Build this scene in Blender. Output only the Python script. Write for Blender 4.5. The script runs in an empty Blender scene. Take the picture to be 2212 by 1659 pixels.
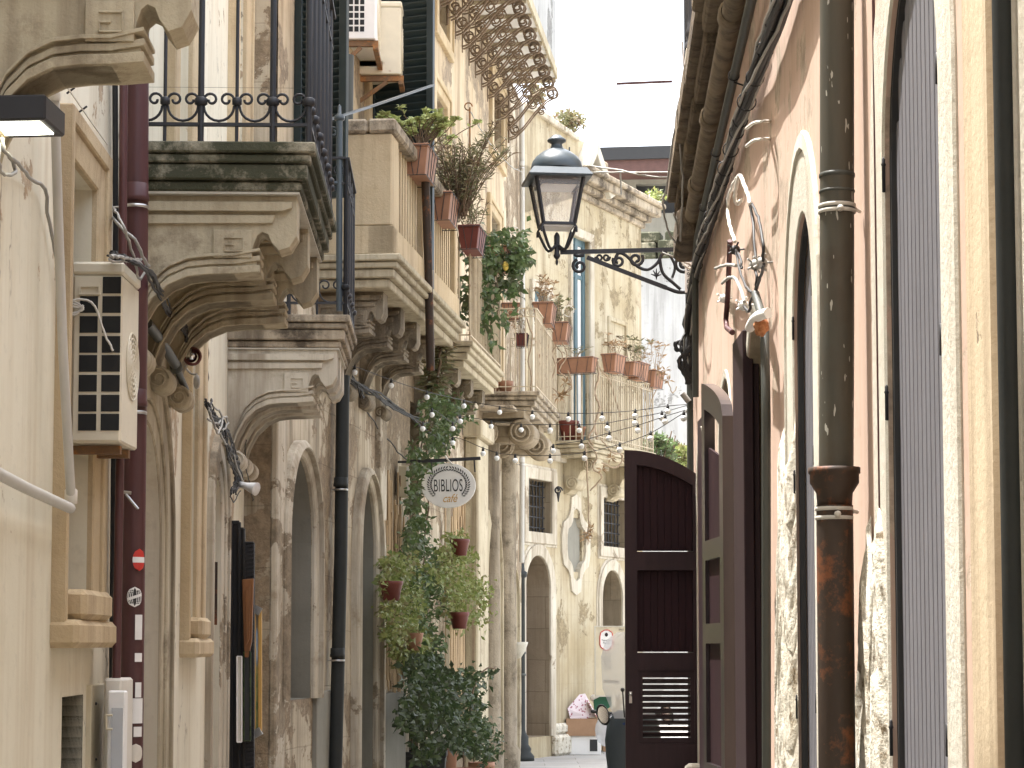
import bpy, bmesh, math, random
from mathutils import Vector, Matrix
from math import sin, cos, pi, radians, sqrt, atan2, tan
random.seed(7)
SC = bpy.context.scene
COL = SC.collection
# ------------------------------------------------------------------ camera, sky, sun, exposure
F = 4730.0; HZ = 1390.0; TILT = radians(4.5); EYE = 1.6
SH = HZ - 829.5 - F*tan(TILT)
cam_d = bpy.data.cameras.new('camera'); cam = bpy.data.objects.new('camera', cam_d); COL.objects.link(cam)
cam.location = (0, 0, EYE); cam.rotation_euler = (pi/2 + TILT, 0, 0)
cam_d.sensor_width = 36; cam_d.lens = 36*F/2212; cam_d.shift_y = SH/2212
cam_d.clip_start = 0.1; cam_d.clip_end = 1000
SC.camera = cam
SUN_EL = radians(73); SUN_AZ = radians(-55)
w = bpy.data.worlds.new('World'); SC.world = w; w.use_nodes = True
nt = w.node_tree; bg = nt.nodes['Background']
sky = nt.nodes.new('ShaderNodeTexSky'); sky.sky_type = 'NISHITA'; sky.sun_disc = False
sky.sun_elevation = SUN_EL; sky.sun_rotation = SUN_AZ; sky.dust_density = 6.0; sky.air_density = 1.0; sky.ozone_density = 0.6
hs = nt.nodes.new('ShaderNodeHueSaturation'); hs.inputs['Saturation'].default_value = 0.45
nt.links.new(sky.outputs[0], hs.inputs['Color']); nt.links.new(hs.outputs[0], bg.inputs[0]); bg.inputs[1].default_value = 0.15
sl = bpy.data.lights.new('sun', 'SUN'); sl.energy = 2.3; sl.angle = radians(0.5); sl.color = (1.0, .975, .94)
so = bpy.data.objects.new('sun', sl); COL.objects.link(so)
sv = Vector((sin(SUN_AZ)*cos(SUN_EL), cos(SUN_AZ)*cos(SUN_EL), sin(SUN_EL)))
so.rotation_euler = sv.to_track_quat('Z', 'Y').to_euler(); so.location = (0, 0, 30)
SC.view_settings.view_transform = 'Standard'; SC.view_settings.look = 'None'; SC.view_settings.exposure = 2.65; SC.view_settings.gamma = 1
SC.cycles.max_bounces = 8; SC.cycles.diffuse_bounces = 4; SC.cycles.transparent_max_bounces = 8
SC.cycles.use_denoising = True; SC.cycles.sample_clamp_indirect = 6

# ------------------------------------------------------------------ helpers
def ray(px, py):
    cx = (px-1106)/F; cy = (829.5+SH-py)/F
    return Vector((cx, cos(TILT)-cy*sin(TILT), sin(TILT)+cy*cos(TILT)))
def P(px, py, d):
    r = ray(px, py); r = r*(d/r.y); return Vector((r.x, r.y, r.z+EYE))
class Wall:
    def __init__(s, x0, y0, x1, y1, side):
        s.o = Vector((x0, y0, 0)); s.u = Vector((x1-x0, y1-y0, 0)).normalized()
        s.n = Vector((s.u.y, -s.u.x, 0))*side; s.L = math.hypot(x1-x0, y1-y0)
    def pt(s, a, off, z): 
        v = s.o + s.u*a + s.n*off; return Vector((v.x, v.y, z))
    def hit(s, px, py=1390, off=0.0):
        r = ray(px, py); c = Vector((0, 0, EYE)); o = s.o + s.n*off
        t = (o-c).dot(s.n)/r.dot(s.n); h = c + r*t
        return (h-s.o).dot(s.u), h.z
    def S(s, px, off=0.0): return s.hit(px, 1390, off)[0]
    def sd(s, d): return (d-s.o.y)/s.u.y
W1 = Wall(-1.38, 0, -1.788, 13.6, 1)
W2 = Wall(-1.788, 13.6, .172, 30.5, 1)
W3 = Wall(.172, 30.5, 2.264, 35.2, 1)
WR = Wall(.637, 0, 1.316, 15.8, -1)
W5 = Wall(3.55, 62, 3.32, 36, 1); W5.n = Vector((-1, 0, 0))

class MB:
    """collects geometry in world coordinates"""
    def __init__(s): s.v = []; s.f = []; s.sm = []
    def face(s, pts, smooth=False):
        b = len(s.v); s.v += [Vector(p) for p in pts]; s.f.append(list(range(b, b+len(pts)))); s.sm.append(smooth)
    def grid(s, rows, smooth=True, close=False):
        b = len(s.v); n = len(rows[0])
        for r in rows: s.v += [Vector(p) for p in r]
        for i in range(len(rows)-1):
            for j in range(n if close else n-1):
                k = (j+1) % n
                s.f.append([b+i*n+j, b+i*n+k, b+(i+1)*n+k, b+(i+1)*n+j]); s.sm.append(smooth)
    def prism(s, base, ex):
        """base polygon points + extrusion vector"""
        n = len(base); b = len(s.v); ex = Vector(ex)
        s.v += [Vector(p) for p in base] + [Vector(p)+ex for p in base]
        s.f.append(list(range(b, b+n))); s.f.append(list(range(b+2*n-1, b+n-1, -1))); s.sm += [False, False]
        for i in range(n):
            j = (i+1) % n; s.f.append([b+i, b+j, b+n+j, b+n+i]); s.sm.append(False)
    def box(s, W, s0, s1, o0, o1, z0, z1):
        """box in a wall's frame (or W None: world x, y)"""
        if W is None: pts = [Vector((x, y, z0)) for x, y in ((s0, o0), (s1, o0), (s1, o1), (s0, o1))]
        else: pts = [W.pt(a, o, z0) for a, o in ((s0, o0), (s1, o0), (s1, o1), (s0, o1))]
        s.prism(pts, (0, 0, z1-z0))
    def bar(s, a, b, wx, wy=None, up=(0, 0, 1)):
        a = Vector(a); b = Vector(b); wy = wy or wx; d = (b-a).normalized()
        u = Vector(up); r = d.cross(u)
        if r.length < 1e-3: r = d.cross(Vector((1, 0, 0)))
        r.normalize(); u = r.cross(d)
        s.prism([a+r*wx/2*i+u*wy/2*j for i, j in ((-1, -1), (1, -1), (1, 1), (-1, 1))], b-a)
    def tube(s, pts, r, n=8, cap=True):
        pts = [Vector(p) for p in pts]; rs = r if isinstance(r, (list, tuple)) else [r]*len(pts)
        rows = []; prev = None
        for i, p in enumerate(pts):
            t = (pts[min(i+1, len(pts)-1)]-pts[max(i-1, 0)]).normalized()
            if prev is None:
                a = t.cross(Vector((0, 0, 1)))
                if a.length < 1e-3: a = t.cross(Vector((1, 0, 0)))
            else: a = prev - t*prev.dot(t)
            if a.length < 1e-6: a = t.orthogonal()
            a.normalize(); prev = a; c = t.cross(a)
            rows.append([p+(a*cos(2*pi*k/n)+c*sin(2*pi*k/n))*rs[i] for k in range(n)])
        s.grid(rows, True, True)
        if cap: s.face(rows[0][::-1]); s.face(rows[-1])
    def lathe(s, c, prof, n=16, axis=(0, 0, 1)):
        ax = Vector(axis).normalized(); a = ax.orthogonal().normalized(); b = ax.cross(a); c = Vector(c)
        rows = [[c+ax*h+(a*cos(2*pi*k/n)+b*sin(2*pi*k/n))*max(r, 1e-4) for k in range(n)] for r, h in prof]
        s.grid(rows, True, True)
    def ball(s, c, r, n=10, sx=1, sy=1, sz=1):
        rows = []
        for i in range(n//2+1):
            t = pi*i/(n//2)
            rows.append([Vector(c)+Vector((r*sx*sin(t)*cos(2*pi*k/n), r*sy*sin(t)*sin(2*pi*k/n), r*sz*cos(t))) for k in range(n)])
        s.grid(rows, True, True)
    def spiral(s, c, e1, e2, r0, r1, a0, turns, tr, n=6, seg=14):
        """flat spiral tube round c in plane e1,e2"""
        pts = []; N = int(abs(turns)*seg)+2
        for i in range(N+1):
            t = i/N; a = a0+turns*2*pi*t; r = r0+(r1-r0)*t
            pts.append(Vector(c)+Vector(e1)*r*cos(a)+Vector(e2)*r*sin(a))
        s.tube(pts, tr, n); return pts
    def leaf(s, p, d, L, wd, nrm=None, bend=.2):
        d = Vector(d).normalized(); n = Vector(nrm) if nrm else Vector((random.uniform(-1, 1), random.uniform(-1, 1), random.uniform(.1, 1)))
        r = d.cross(n)
        if r.length < 1e-3: r = d.orthogonal()
        r.normalize(); n = r.cross(d); p = Vector(p); b = len(s.v)
        m = p+d*L*.45+n*L*.04; e = p+d*L-n*L*bend
        s.v += [p, m+r*wd/2+n*wd*.15, m, m-r*wd/2+n*wd*.15, e]
        s.f += [[b, b+1, b+2], [b, b+2, b+3], [b+1, b+4, b+2], [b+2, b+4, b+3]]; s.sm += [True]*4
WL = {}
def link(name, mb, mat, org):
    me = bpy.data.meshes.new(name); me.from_pydata([tuple(v-org) for v in mb.v], [], mb.f)
    me.polygons.foreach_set('use_smooth', mb.sm)
    if len(mb.f) < 60000:
        bm = bmesh.new(); bm.from_mesh(me)
        bmesh.ops.recalc_face_normals(bm, faces=bm.faces); bm.to_mesh(me); bm.free()
    me.update(); me.materials.append(mat)
    o = bpy.data.objects.new(name, me); COL.objects.link(o); return o
def tag(o, label, cat=None, group=None, kind=None):
    if label: o['label'] = label
    if cat: o['category'] = cat
    if group: o['group'] = group
    if kind: o['kind'] = kind
    return o
def thing(name, label, cat, loc, group=None):
    o = bpy.data.objects.new(name, None); COL.objects.link(o); o.location = Vector(loc); WL[o.name] = Vector(loc); o.empty_display_size = .1
    return tag(o, label, cat, group)
def part(name, mb, mat, parent, label=None, bev=0):
    o = link(name, mb, mat, WL[parent.name]); o.parent = parent; WL[o.name] = WL[parent.name]
    if label: o['label'] = label
    if bev: bevel(o, bev)
    return o
def solo(name, mb, mat, label, cat, group=None, kind=None, bev=0):
    xs = [v.x for v in mb.v]; ys = [v.y for v in mb.v]; org = Vector(((min(xs)+max(xs))/2, (min(ys)+max(ys))/2, min(v.z for v in mb.v)))
    if kind == 'structure': org = Vector((0, 0, 0))
    o = link(name, mb, mat, org); o.location = org; WL[o.name] = org
    if bev: bevel(o, bev)
    return tag(o, label, cat, group, kind)
def bevel(o, wd, seg=1):
    m = o.modifiers.new('bevel', 'BEVEL'); m.width = wd; m.segments = seg; m.limit_method = 'ANGLE'; m.angle_limit = radians(50)
def dup(o, loc=None, rot=None, label=None, parent=None, scale=None):
    c = o.copy(); COL.objects.link(c)
    if parent: c.parent = parent
    if loc is not None: c.location = loc
    if rot is not None: c.rotation_euler = (0, 0, rot)
    if scale: c.scale = (scale,)*3
    if label: c['label'] = label
    for ch in list(o.children): dup(ch, parent=c)
    return c

# ------------------------------------------------------------------ materials
class NT:
    def __init__(s, name):
        s.m = bpy.data.materials.new(name); s.m.use_nodes = True; s.t = s.m.node_tree
        s.b = s.t.nodes['Principled BSDF']; s.tc = s.t.nodes.new('ShaderNodeTexCoord')
    def n(s, typ, **k):
        x = s.t.nodes.new(typ)
        for a, v in k.items():
            if a in x.inputs: x.inputs[a].default_value = v
            else: setattr(x, a, v)
        return x
    def l(s, a, b): s.t.links.new(a, b)
    def mapping(s, scale=(1, 1, 1), loc=(0, 0, 0), rot=(0, 0, 0)):
        m = s.n('ShaderNodeMapping'); m.inputs['Scale'].default_value = scale; m.inputs['Location'].default_value = loc; m.inputs['Rotation'].default_value = rot
        s.l(s.tc.outputs['Object'], m.inputs[0]); return m.outputs[0]
    def noise(s, vec, scale, detail=6, rough=.6, dist=0.0):
        x = s.n('ShaderNodeTexNoise'); x.inputs['Scale'].default_value = scale; x.inputs['Detail'].default_value = detail
        x.inputs['Roughness'].default_value = rough; x.inputs['Distortion'].default_value = dist; s.l(vec, x.inputs['Vector']); return x.outputs['Fac']
    def ramp(s, fac, a, b):
        x = s.n('ShaderNodeMapRange'); x.inputs['From Min'].default_value = a; x.inputs['From Max'].default_value = b; x.clamp = True
        s.l(fac, x.inputs['Value']); return x.outputs[0]
    def mix(s, fac, a, b):
        x = s.n('ShaderNodeMix'); x.data_type = 'RGBA'
        for k, v in ((0, fac), (6, a), (7, b)):
            if hasattr(v, 'type') and hasattr(v, 'node'): s.l(v, x.inputs[k])
            elif k == 0: x.inputs[0].default_value = v
            else: x.inputs[k].default_value = (*v, 1)
        return x.outputs[2]
    def math(s, op, a, b):
        x = s.n('ShaderNodeMath'); x.operation = op
        for i, v in enumerate((a, b)):
            if hasattr(v, 'node'): s.l(v, x.inputs[i])
            else: x.inputs[i].default_value = v
        return x.outputs[0]
    def bump(s, h, strength=.4, dist=.01, prev=None):
        x = s.n('ShaderNodeBump'); x.inputs['Strength'].default_value = strength; x.inputs['Distance'].default_value = dist; s.l(h, x.inputs['Height'])
        if prev: s.l(prev, x.inputs['Normal'])
        return x.outputs[0]
    def out(s, col, rough=.85, nrm=None, metal=0, spec=.3):
        if hasattr(col, 'node'): s.l(col, s.b.inputs['Base Color'])
        else: s.b.inputs['Base Color'].default_value = (*col, 1)
        if hasattr(rough, 'node'): s.l(rough, s.b.inputs['Roughness'])
        else: s.b.inputs['Roughness'].default_value = rough
        s.b.inputs['Metallic'].default_value = metal; s.b.inputs['Specular IOR Level'].default_value = spec
        if nrm: s.l(nrm, s.b.inputs['Normal'])
        return s.m
def plaster(name, base, light, stain, patch=None, pth=.62, streak=.6, joints=None, low=None, bump=.35, grime=None, fine=40, crack=0.0):
    t = NT(name); v = t.mapping(); vs = t.mapping((3.2, 3.2, .28)); vs2 = t.mapping((14, 14, .5))
    big = t.ramp(t.noise(v, .9, 4), .35, .68)
    col = t.mix(big, base, light)
    st = t.ramp(t.noise(vs, 1.6, 7, .65), .5, .72)
    col = t.mix(t.math('MULTIPLY', st, streak), col, stain)
    st2 = t.ramp(t.noise(vs2, 1.2, 5, .6), .48, .75)
    col = t.mix(t.math('MULTIPLY', st2, streak*.55), col, stain)
    sp = t.ramp(t.noise(v, 11, 6, .7), .55, .8)
    col = t.mix(t.math('MULTIPLY', sp, .45), col, tuple(c*.62 for c in base))
    h = t.noise(v, fine, 6, .7)
    if patch:
        pn = t.noise(v, 1.1, 9, .68, .25)
        if low:
            sepz = t.n('ShaderNodeSeparateXYZ'); t.l(t.tc.outputs['Object'], sepz.inputs[0])
            lz = t.ramp(sepz.outputs[2], low[1], low[0]); pn = t.math('ADD', pn, t.math('MULTIPLY', lz, low[2]))
        pm = t.ramp(pn, pth, pth+.012)
        pc = t.mix(t.ramp(t.noise(v, 14, 6, .7), .35, .65), patch, tuple(c*.55 for c in patch))
        col = t.mix(pm, col, pc)
        h = t.math('SUBTRACT', t.math('MULTIPLY', h, t.math('ADD', .35, t.math('MULTIPLY', pm, 1.6))), t.math('MULTIPLY', pm, 1.1))
    if joints:
        br = t.n('ShaderNodeTexBrick'); jm = t.mapping((1, 1, 1), rot=joints[3] if len(joints) > 3 else (pi/2, 0, 0))
        wob = t.n('ShaderNodeVectorMath'); wob.operation = 'ADD'
        jn = t.n('ShaderNodeTexNoise'); jn.inputs['Scale'].default_value = 3; t.l(jm, jn.inputs['Vector'])
        sc = t.n('ShaderNodeVectorMath'); sc.operation = 'SCALE'; sc.inputs[3].default_value = .03; t.l(jn.outputs['Color'], sc.inputs[0])
        t.l(jm, wob.inputs[0]); t.l(sc.outputs[0], wob.inputs[1]); t.l(wob.outputs[0], br.inputs['Vector'])
        br.inputs['Scale'].default_value = 1; br.inputs['Brick Width'].default_value = joints[0]; br.inputs['Row Height'].default_value = joints[1]
        br.inputs['Mortar Size'].default_value = .006; br.inputs['Mortar Smooth'].default_value = .3; br.inputs['Bias'].default_value = 0
        br.inputs['Color1'].default_value = (1, 1, 1, 1); br.inputs['Color2'].default_value = (.72, .7, .66, 1); br.inputs['Mortar'].default_value = (.3, .27, .22, 1)
        mm = t.n('ShaderNodeMix'); mm.data_type = 'RGBA'; mm.blend_type = 'MULTIPLY'; mm.inputs[0].default_value = joints[2]
        t.l(col, mm.inputs[6]); t.l(br.outputs['Color'], mm.inputs[7]); col = mm.outputs[2]
        h = t.math('SUBTRACT', h, t.math('MULTIPLY', br.outputs['Fac'], .6*joints[2]))
    if grime:
        gn = t.ramp(t.noise(v, grime[1], 8, .75), grime[2], grime[2]+.14); col = t.mix(t.math('MULTIPLY', gn, .9), col, grime[0])
    if crack:
        vo = t.n('ShaderNodeTexVoronoi'); vo.feature = 'DISTANCE_TO_EDGE'; vo.inputs['Scale'].default_value = 1.3
        dn = t.n('ShaderNodeTexNoise'); dn.inputs['Scale'].default_value = 2.5; dn.inputs['Detail'].default_value = 6; t.l(t.mapping((1, 1, .45)), dn.inputs['Vector']); t.l(dn.outputs['Color'], vo.inputs['Vector'])
        ck = t.math('MULTIPLY', t.ramp(vo.outputs['Distance'], .009, .0), t.ramp(t.noise(v, .8, 3), .52, .6)); col = t.mix(t.math('MULTIPLY', ck, crack), col, (.12, .09, .06))
    return t.out(col, .88, t.bump(h, bump, .012), spec=.2)
def paint(name, col, rough=.45, var=.25, metal=0, rust=None, rth=.6, streak=False, bump=.1, sc=8, spec=.4):
    t = NT(name); v = t.mapping((4, 4, .5) if streak else (1, 1, 1))
    c = t.mix(t.ramp(t.noise(v, sc, 6, .65), .3, .75), col, tuple(x*(1-var) for x in col))
    if rust: c = t.mix(t.ramp(t.noise(t.mapping(), 9, 7, .75), rth, rth+.1), c, rust)
    return t.out(c, rough, t.bump(t.noise(t.mapping(), 60, 4), bump, .004), metal, spec)
def leafmat(name, a, b, c=None):
    t = NT(name); g = t.n('ShaderNodeNewGeometry'); wn = t.n('ShaderNodeTexWhiteNoise'); wn.noise_dimensions = '3D'
    q = t.n('ShaderNodeVectorMath'); q.operation = 'SNAP'; q.inputs[1].default_value = (.03, .03, .03); t.l(t.tc.outputs['Object'], q.inputs[0]); t.l(q.outputs[0], wn.inputs[0])
    col = t.mix(wn.outputs['Value'], a, b)
    if c: col = t.mix(t.ramp(t.noise(t.mapping(), 5, 3), .5, .62), col, c)
    t.out(col, .5, spec=.35); t.b.inputs['Subsurface Weight'].default_value = 0
    tr = t.n('ShaderNodeBsdfTranslucent'); t.l(col, tr.inputs[0]); mx = t.n('ShaderNodeMixShader'); mx.inputs[0].default_value = .3
    t.l(t.b.outputs[0], mx.inputs[1]); t.l(tr.outputs[0], mx.inputs[2]); t.l(mx.outputs[0], t.t.nodes['Material Output'].inputs[0]); return t.m
M = {}
M['cream'] = plaster('cream_plaster', (.63, .585, .455), (.71, .67, .545), (.47, .38, .25), patch=(.52, .40, .27), pth=.745, streak=.5, low=(1.85, 1.35, .155), crack=.8, bump=.25)
M['ochre_wall'] = plaster('weathered_ochre_plaster', (.45, .345, .22), (.60, .51, .365), (.24, .17, .105), patch=(.38, .30, .21), pth=.54, streak=1.0, bump=.5)
M['stone_wall'] = plaster('weathered_stone_wall', (.42, .355, .255), (.60, .53, .41), (.17, .135, .09), patch=(.36, .28, .19), pth=.50, streak=1.0, joints=(.9, .42, .3), bump=.8, grime=((.22, .17, .11), 2.2, .56))
M['far_wall'] = plaster('yellow_stone_plaster', (.40, .33, .205), (.50, .45, .335), (.24, .18, .105), patch=(.35, .28, .17), pth=.55, streak=.95, joints=(1.0, .5, .12), bump=.6, crack=.7, grime=((.24, .18, .11), 2.6, .58))
M['pink'] = plaster('pink_plaster', (.50, .355, .275), (.56, .42, .335), (.41, .295, .215), patch=(.54, .43, .33), pth=.74, streak=.55, low=(1.9, 1.0, .2), bump=.2)
M['trim'] = plaster('carved_stone_trim', (.38, .325, .22), (.54, .475, .345), (.19, .15, .10), streak=.9, bump=.5, grime=((.22, .18, .12), 3.5, .55))
M['trim_orange'] = plaster('golden_stone_trim', (.46, .355, .215), (.58, .475, .32), (.27, .195, .115), streak=.7, bump=.55)
M['trim_pale'] = plaster('pale_limestone_trim', (.45, .40, .31), (.60, .55, .45), (.23, .185, .13), patch=(.34, .28, .20), pth=.57, streak=1.0, bump=.5, grime=((.30, .25, .18), 3, .56))
M['trim_white'] = plaster('whitewashed_stone_trim', (.50, .47, .39), (.60, .57, .49), (.36, .30, .22), streak=.6, bump=.5)
M['rubble'] = plaster('exposed_rubble_masonry', (.60, .56, .46), (.76, .73, .64), (.30, .23, .14), streak=.35, bump=1.0, fine=18, grime=((.16, .11, .055), 15, .50))
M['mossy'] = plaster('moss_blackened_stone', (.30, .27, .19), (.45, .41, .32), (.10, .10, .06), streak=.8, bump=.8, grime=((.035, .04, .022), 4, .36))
M['stained'] = plaster('black_stained_stone', (.33, .27, .19), (.47, .40, .30), (.11, .085, .06), streak=1.0, bump=.8, grime=((.07, .055, .04), 3, .47))
M['cornice'] = plaster('soot_dark_cornice_stone', (.15, .115, .08), (.24, .19, .13), (.05, .04, .03), streak=.8, bump=1.0, joints=(.5, .3, .3), grime=((.04, .032, .025), 5, .5))
M['darkcol'] = plaster('sooty_column_stone', (.22, .18, .125), (.34, .29, .215), (.09, .07, .05), streak=1.0, bump=.8, grime=((.10, .08, .055), 3, .5))
M['clay'] = paint('sooty_clay_pipe', (.22, .17, .11), .8, .5, rust=(.10, .075, .05), rth=.5)
M['cement'] = plaster('grey_cement_render', (.21, .20, .165), (.28, .265, .22), (.13, .12, .09), streak=.4, bump=.2)
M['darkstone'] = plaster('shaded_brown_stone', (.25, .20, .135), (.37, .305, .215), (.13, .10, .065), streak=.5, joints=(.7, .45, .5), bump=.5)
M['white_wall'] = plaster('white_limewashed_wall', (.35, .35, .335), (.43, .43, .415), (.20, .195, .185), patch=(.26, .255, .24), pth=.58, streak=.6, bump=.4)
M['paving'] = plaster('stone_paving', (.30, .295, .28), (.38, .37, .345), (.20, .19, .17), streak=.0, joints=(.9, .5, .7, (0, 0, 0)), bump=.3)
M['black'] = paint('black_iron', (.022, .022, .025), .5, .3, rust=(.05, .03, .02), rth=.62)
M['lampgrey'] = paint('lamp_hood_paint', (.05, .065, .075), .35, .2)
M['rusty'] = paint('rusty_iron', (.22, .13, .07), .8, .5, rust=(.33, .15, .05), rth=.48)
M['ironbrown'] = paint('weathered_brown_iron', (.20, .14, .09), .75, .5)
M['maroon'] = paint('maroon_pipe_paint', (.085, .032, .032), .42, .25, streak=True)
M['maroondark'] = paint('dark_maroon_wood_paint', (.034, .016, .019), .5, .45, streak=True, sc=5, bump=.12, spec=.3)
M['maroonpanel'] = paint('maroon_panel_paint', (.026, .008, .011), .6, .4, streak=True, sc=5, bump=.12, spec=.2)
M['sheen'] = paint('glossy_maroon_paint', (.02, .011, .013), .3, .35, streak=True, sc=5, bump=.1, spec=.6)
M['sheen'].node_tree.nodes['Principled BSDF'].inputs['Coat Weight'].default_value = 1.0; M['sheen'].node_tree.nodes['Principled BSDF'].inputs['Coat Roughness'].default_value = .22
M['pipegreen'] = paint('grey_green_pipe_paint', (.06, .064, .055), .5, .3, streak=True, rust=(.6, .6, .55), rth=.735)
t = NT('spotted_pipe_paint'); v = t.mapping((1, 1, .8)); c_ = t.mix(t.ramp(t.noise(t.mapping((5, 5, .6)), 5, 6), .35, .7), (.06, .058, .046), (.085, .075, .055)); c_ = t.mix(t.ramp(t.noise(v, 3.0, 7), .52, .7), c_, (.055, .035, .022)); c_ = t.mix(t.ramp(t.noise(t.mapping((1, 1, .25)), 90, 2, .4), .69, .70), c_, (.40, .39, .34)); M['pipespot'] = t.out(c_, .5)
M['pipedark'] = paint('dark_green_iron', (.028, .031, .029), .6, .3, spec=.25)
M['castiron'] = paint('rusty_cast_iron', (.045, .028, .018), .6, .4, rust=(.16, .055, .02), rth=.52, sc=4)
M['greywood'] = paint('grey_board_paint', (.165, .163, .18), .55, .3, streak=True, sc=9, bump=.3)
M['shutter'] = paint('dark_green_shutter_paint', (.018, .03, .032), .4, .3)
M['greenframe'] = paint('blue_green_frame_paint', (.09, .15, .17), .5, .2)
M['pvc'] = paint('grey_plastic', (.50, .48, .43), .45, .12)
M['pvcwhite'] = paint('off_white_plastic', (.66, .62, .54), .45, .15, rust=(.4, .24, .12), rth=.66)
M['acwhite'] = paint('yellowed_white_enamel', (.68, .62, .48), .45, .12, rust=(.30, .15, .06), rth=.645)
M['steel'] = paint('brushed_steel', (.55, .54, .52), .3, .2, metal=.9)
M['grille'] = paint('black_grille', (.012, .013, .013), .6, .3)
M['terra'] = paint('terracotta_plastic', (.33, .165, .095), .6, .3, rust=(.5, .34, .26), rth=.66)
M['terrared'] = paint('dark_red_plastic', (.14, .032, .022), .55, .25)
M['soil'] = paint('potting_soil', (.03, .02, .014), .95, .5)
M['cable'] = paint('black_cable', (.03, .03, .03), .6, .3)
M['cablegrey'] = paint('grey_cable', (.34, .33, .30), .55, .25)
M['cablewhite'] = paint('white_cable', (.68, .65, .58), .5, .15)
M['white'] = paint('white_paint', (.78, .77, .74), .5, .08)
M['cabinet'] = paint('cream_cabinet_paint', (.60, .53, .38), .5, .12)
M['redpaint'] = paint('red_sticker', (.55, .04, .03), .5, .1)
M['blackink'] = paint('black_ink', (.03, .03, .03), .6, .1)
M['goldink'] = paint('gold_ink', (.56, .33, .09), .5, .1)
M['wood'] = paint('brown_varnished_wood', (.24, .10, .035), .4, .45, streak=True, sc=6)
M['cardboard'] = paint('brown_cardboard', (.36, .22, .13), .85, .2)
M['stem'] = paint('woody_stem', (.16, .11, .07), .85, .4)
M['drystem'] = paint('dry_twig', (.36, .27, .18), .85, .4)
M['reed'] = plaster('dry_reed_screen', (.44, .32, .19), (.56, .43, .28), (.16, .11, .07), streak=1.0, bump=.4)
M['leafpale'] = leafmat('pale_succulent_leaves', (.24, .30, .09), (.42, .46, .20), (.20, .22, .08))
M['leafgreen'] = leafmat('mid_green_leaves', (.05, .085, .03), (.12, .17, .06), (.09, .10, .05))
M['leafyellow'] = leafmat('yellow_green_leaves', (.12, .17, .04), (.27, .29, .10), (.17, .15, .06))
M['leafdark'] = leafmat('dark_green_leaves', (.022, .042, .016), (.075, .105, .038), (.04, .05, .025))
M['leafolive'] = leafmat('olive_grey_leaves', (.10, .11, .05), (.20, .18, .09), (.15, .10, .06))
M['leafdry'] = leafmat('dry_brown_leaves', (.24, .15, .08), (.38, .26, .14))
M['rooftile'] = paint('brown_roof_edge', (.11, .055, .045), .7, .3)
M['curtain'] = paint('white_curtain', (.7, .68, .64), .8, .1)
def clear(name, col, fac, rough=.1):
    t = NT(name); t.out(col, rough); tr = t.n('ShaderNodeBsdfTransparent'); mx = t.n('ShaderNodeMixShader'); mx.inputs[0].default_value = fac
    t.l(tr.outputs[0], mx.inputs[1]); t.l(t.b.outputs[0], mx.inputs[2]); t.l(mx.outputs[0], t.t.nodes['Material Output'].inputs[0]); return t.m
M['glass'] = clear('lamp_glass', (.85, .80, .80), .09)
M['plastic'] = clear('clear_plastic', (.62, .64, .66), .5, .25)
t = NT('bulb_glass'); M['bulb'] = t.out((.86, .87, .85), .12, spec=.6)
t = NT('lit_lens'); t.b.inputs['Emission Color'].default_value = (1, .97, .78, 1); t.b.inputs['Emission Strength'].default_value = 2.2; M['lens'] = t.out((.9, .9, .8), .3)
t = NT('mirror_glass'); M['mirror'] = t.out((.75, .78, .8), .08, metal=1)
W1 = Wall(-1.38, 0, -1.827, 14.9, 1)
W2 = Wall(-1.638, 14.9, .172, 30.5, 1)
# ------------------------------------------------------------------ walls with openings
def op(W, p0, p1, ytop, ybot=None, ysp=None, arch=False, z=None, rise=None, off=0.0):
    a, b = sorted((W.S(p0, off), W.S(p1, off))); m = (p0+p1)/2
    zt = W.hit(m, ytop)[1] if z is None else z[1]
    zb = (W.hit(m, ybot)[1] if ybot is not None else 0.0) if z is None else z[0]
    zs = zt-(rise if rise else (b-a)/2) if arch else zt
    return dict(s0=a, s1=b, z0=zb, z1=zt, zs=zs)
def topz(o, s):
    if o['zs'] == o['z1']: return o['z1']
    c = (o['s0']+o['s1'])/2; r = (o['s1']-o['s0'])/2; q = max(0, 1-((s-c)/r)**2)
    return o['zs']+(o['z1']-o['zs'])*sqrt(q)
def cuts(o, n=12):
    if o['zs'] == o['z1']: return [o['s0'], o['s1']]
    c = (o['s0']+o['s1'])/2; r = (o['s1']-o['s0'])/2
    return [c-r*cos(pi*k/n) for k in range(n+1)]
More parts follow.
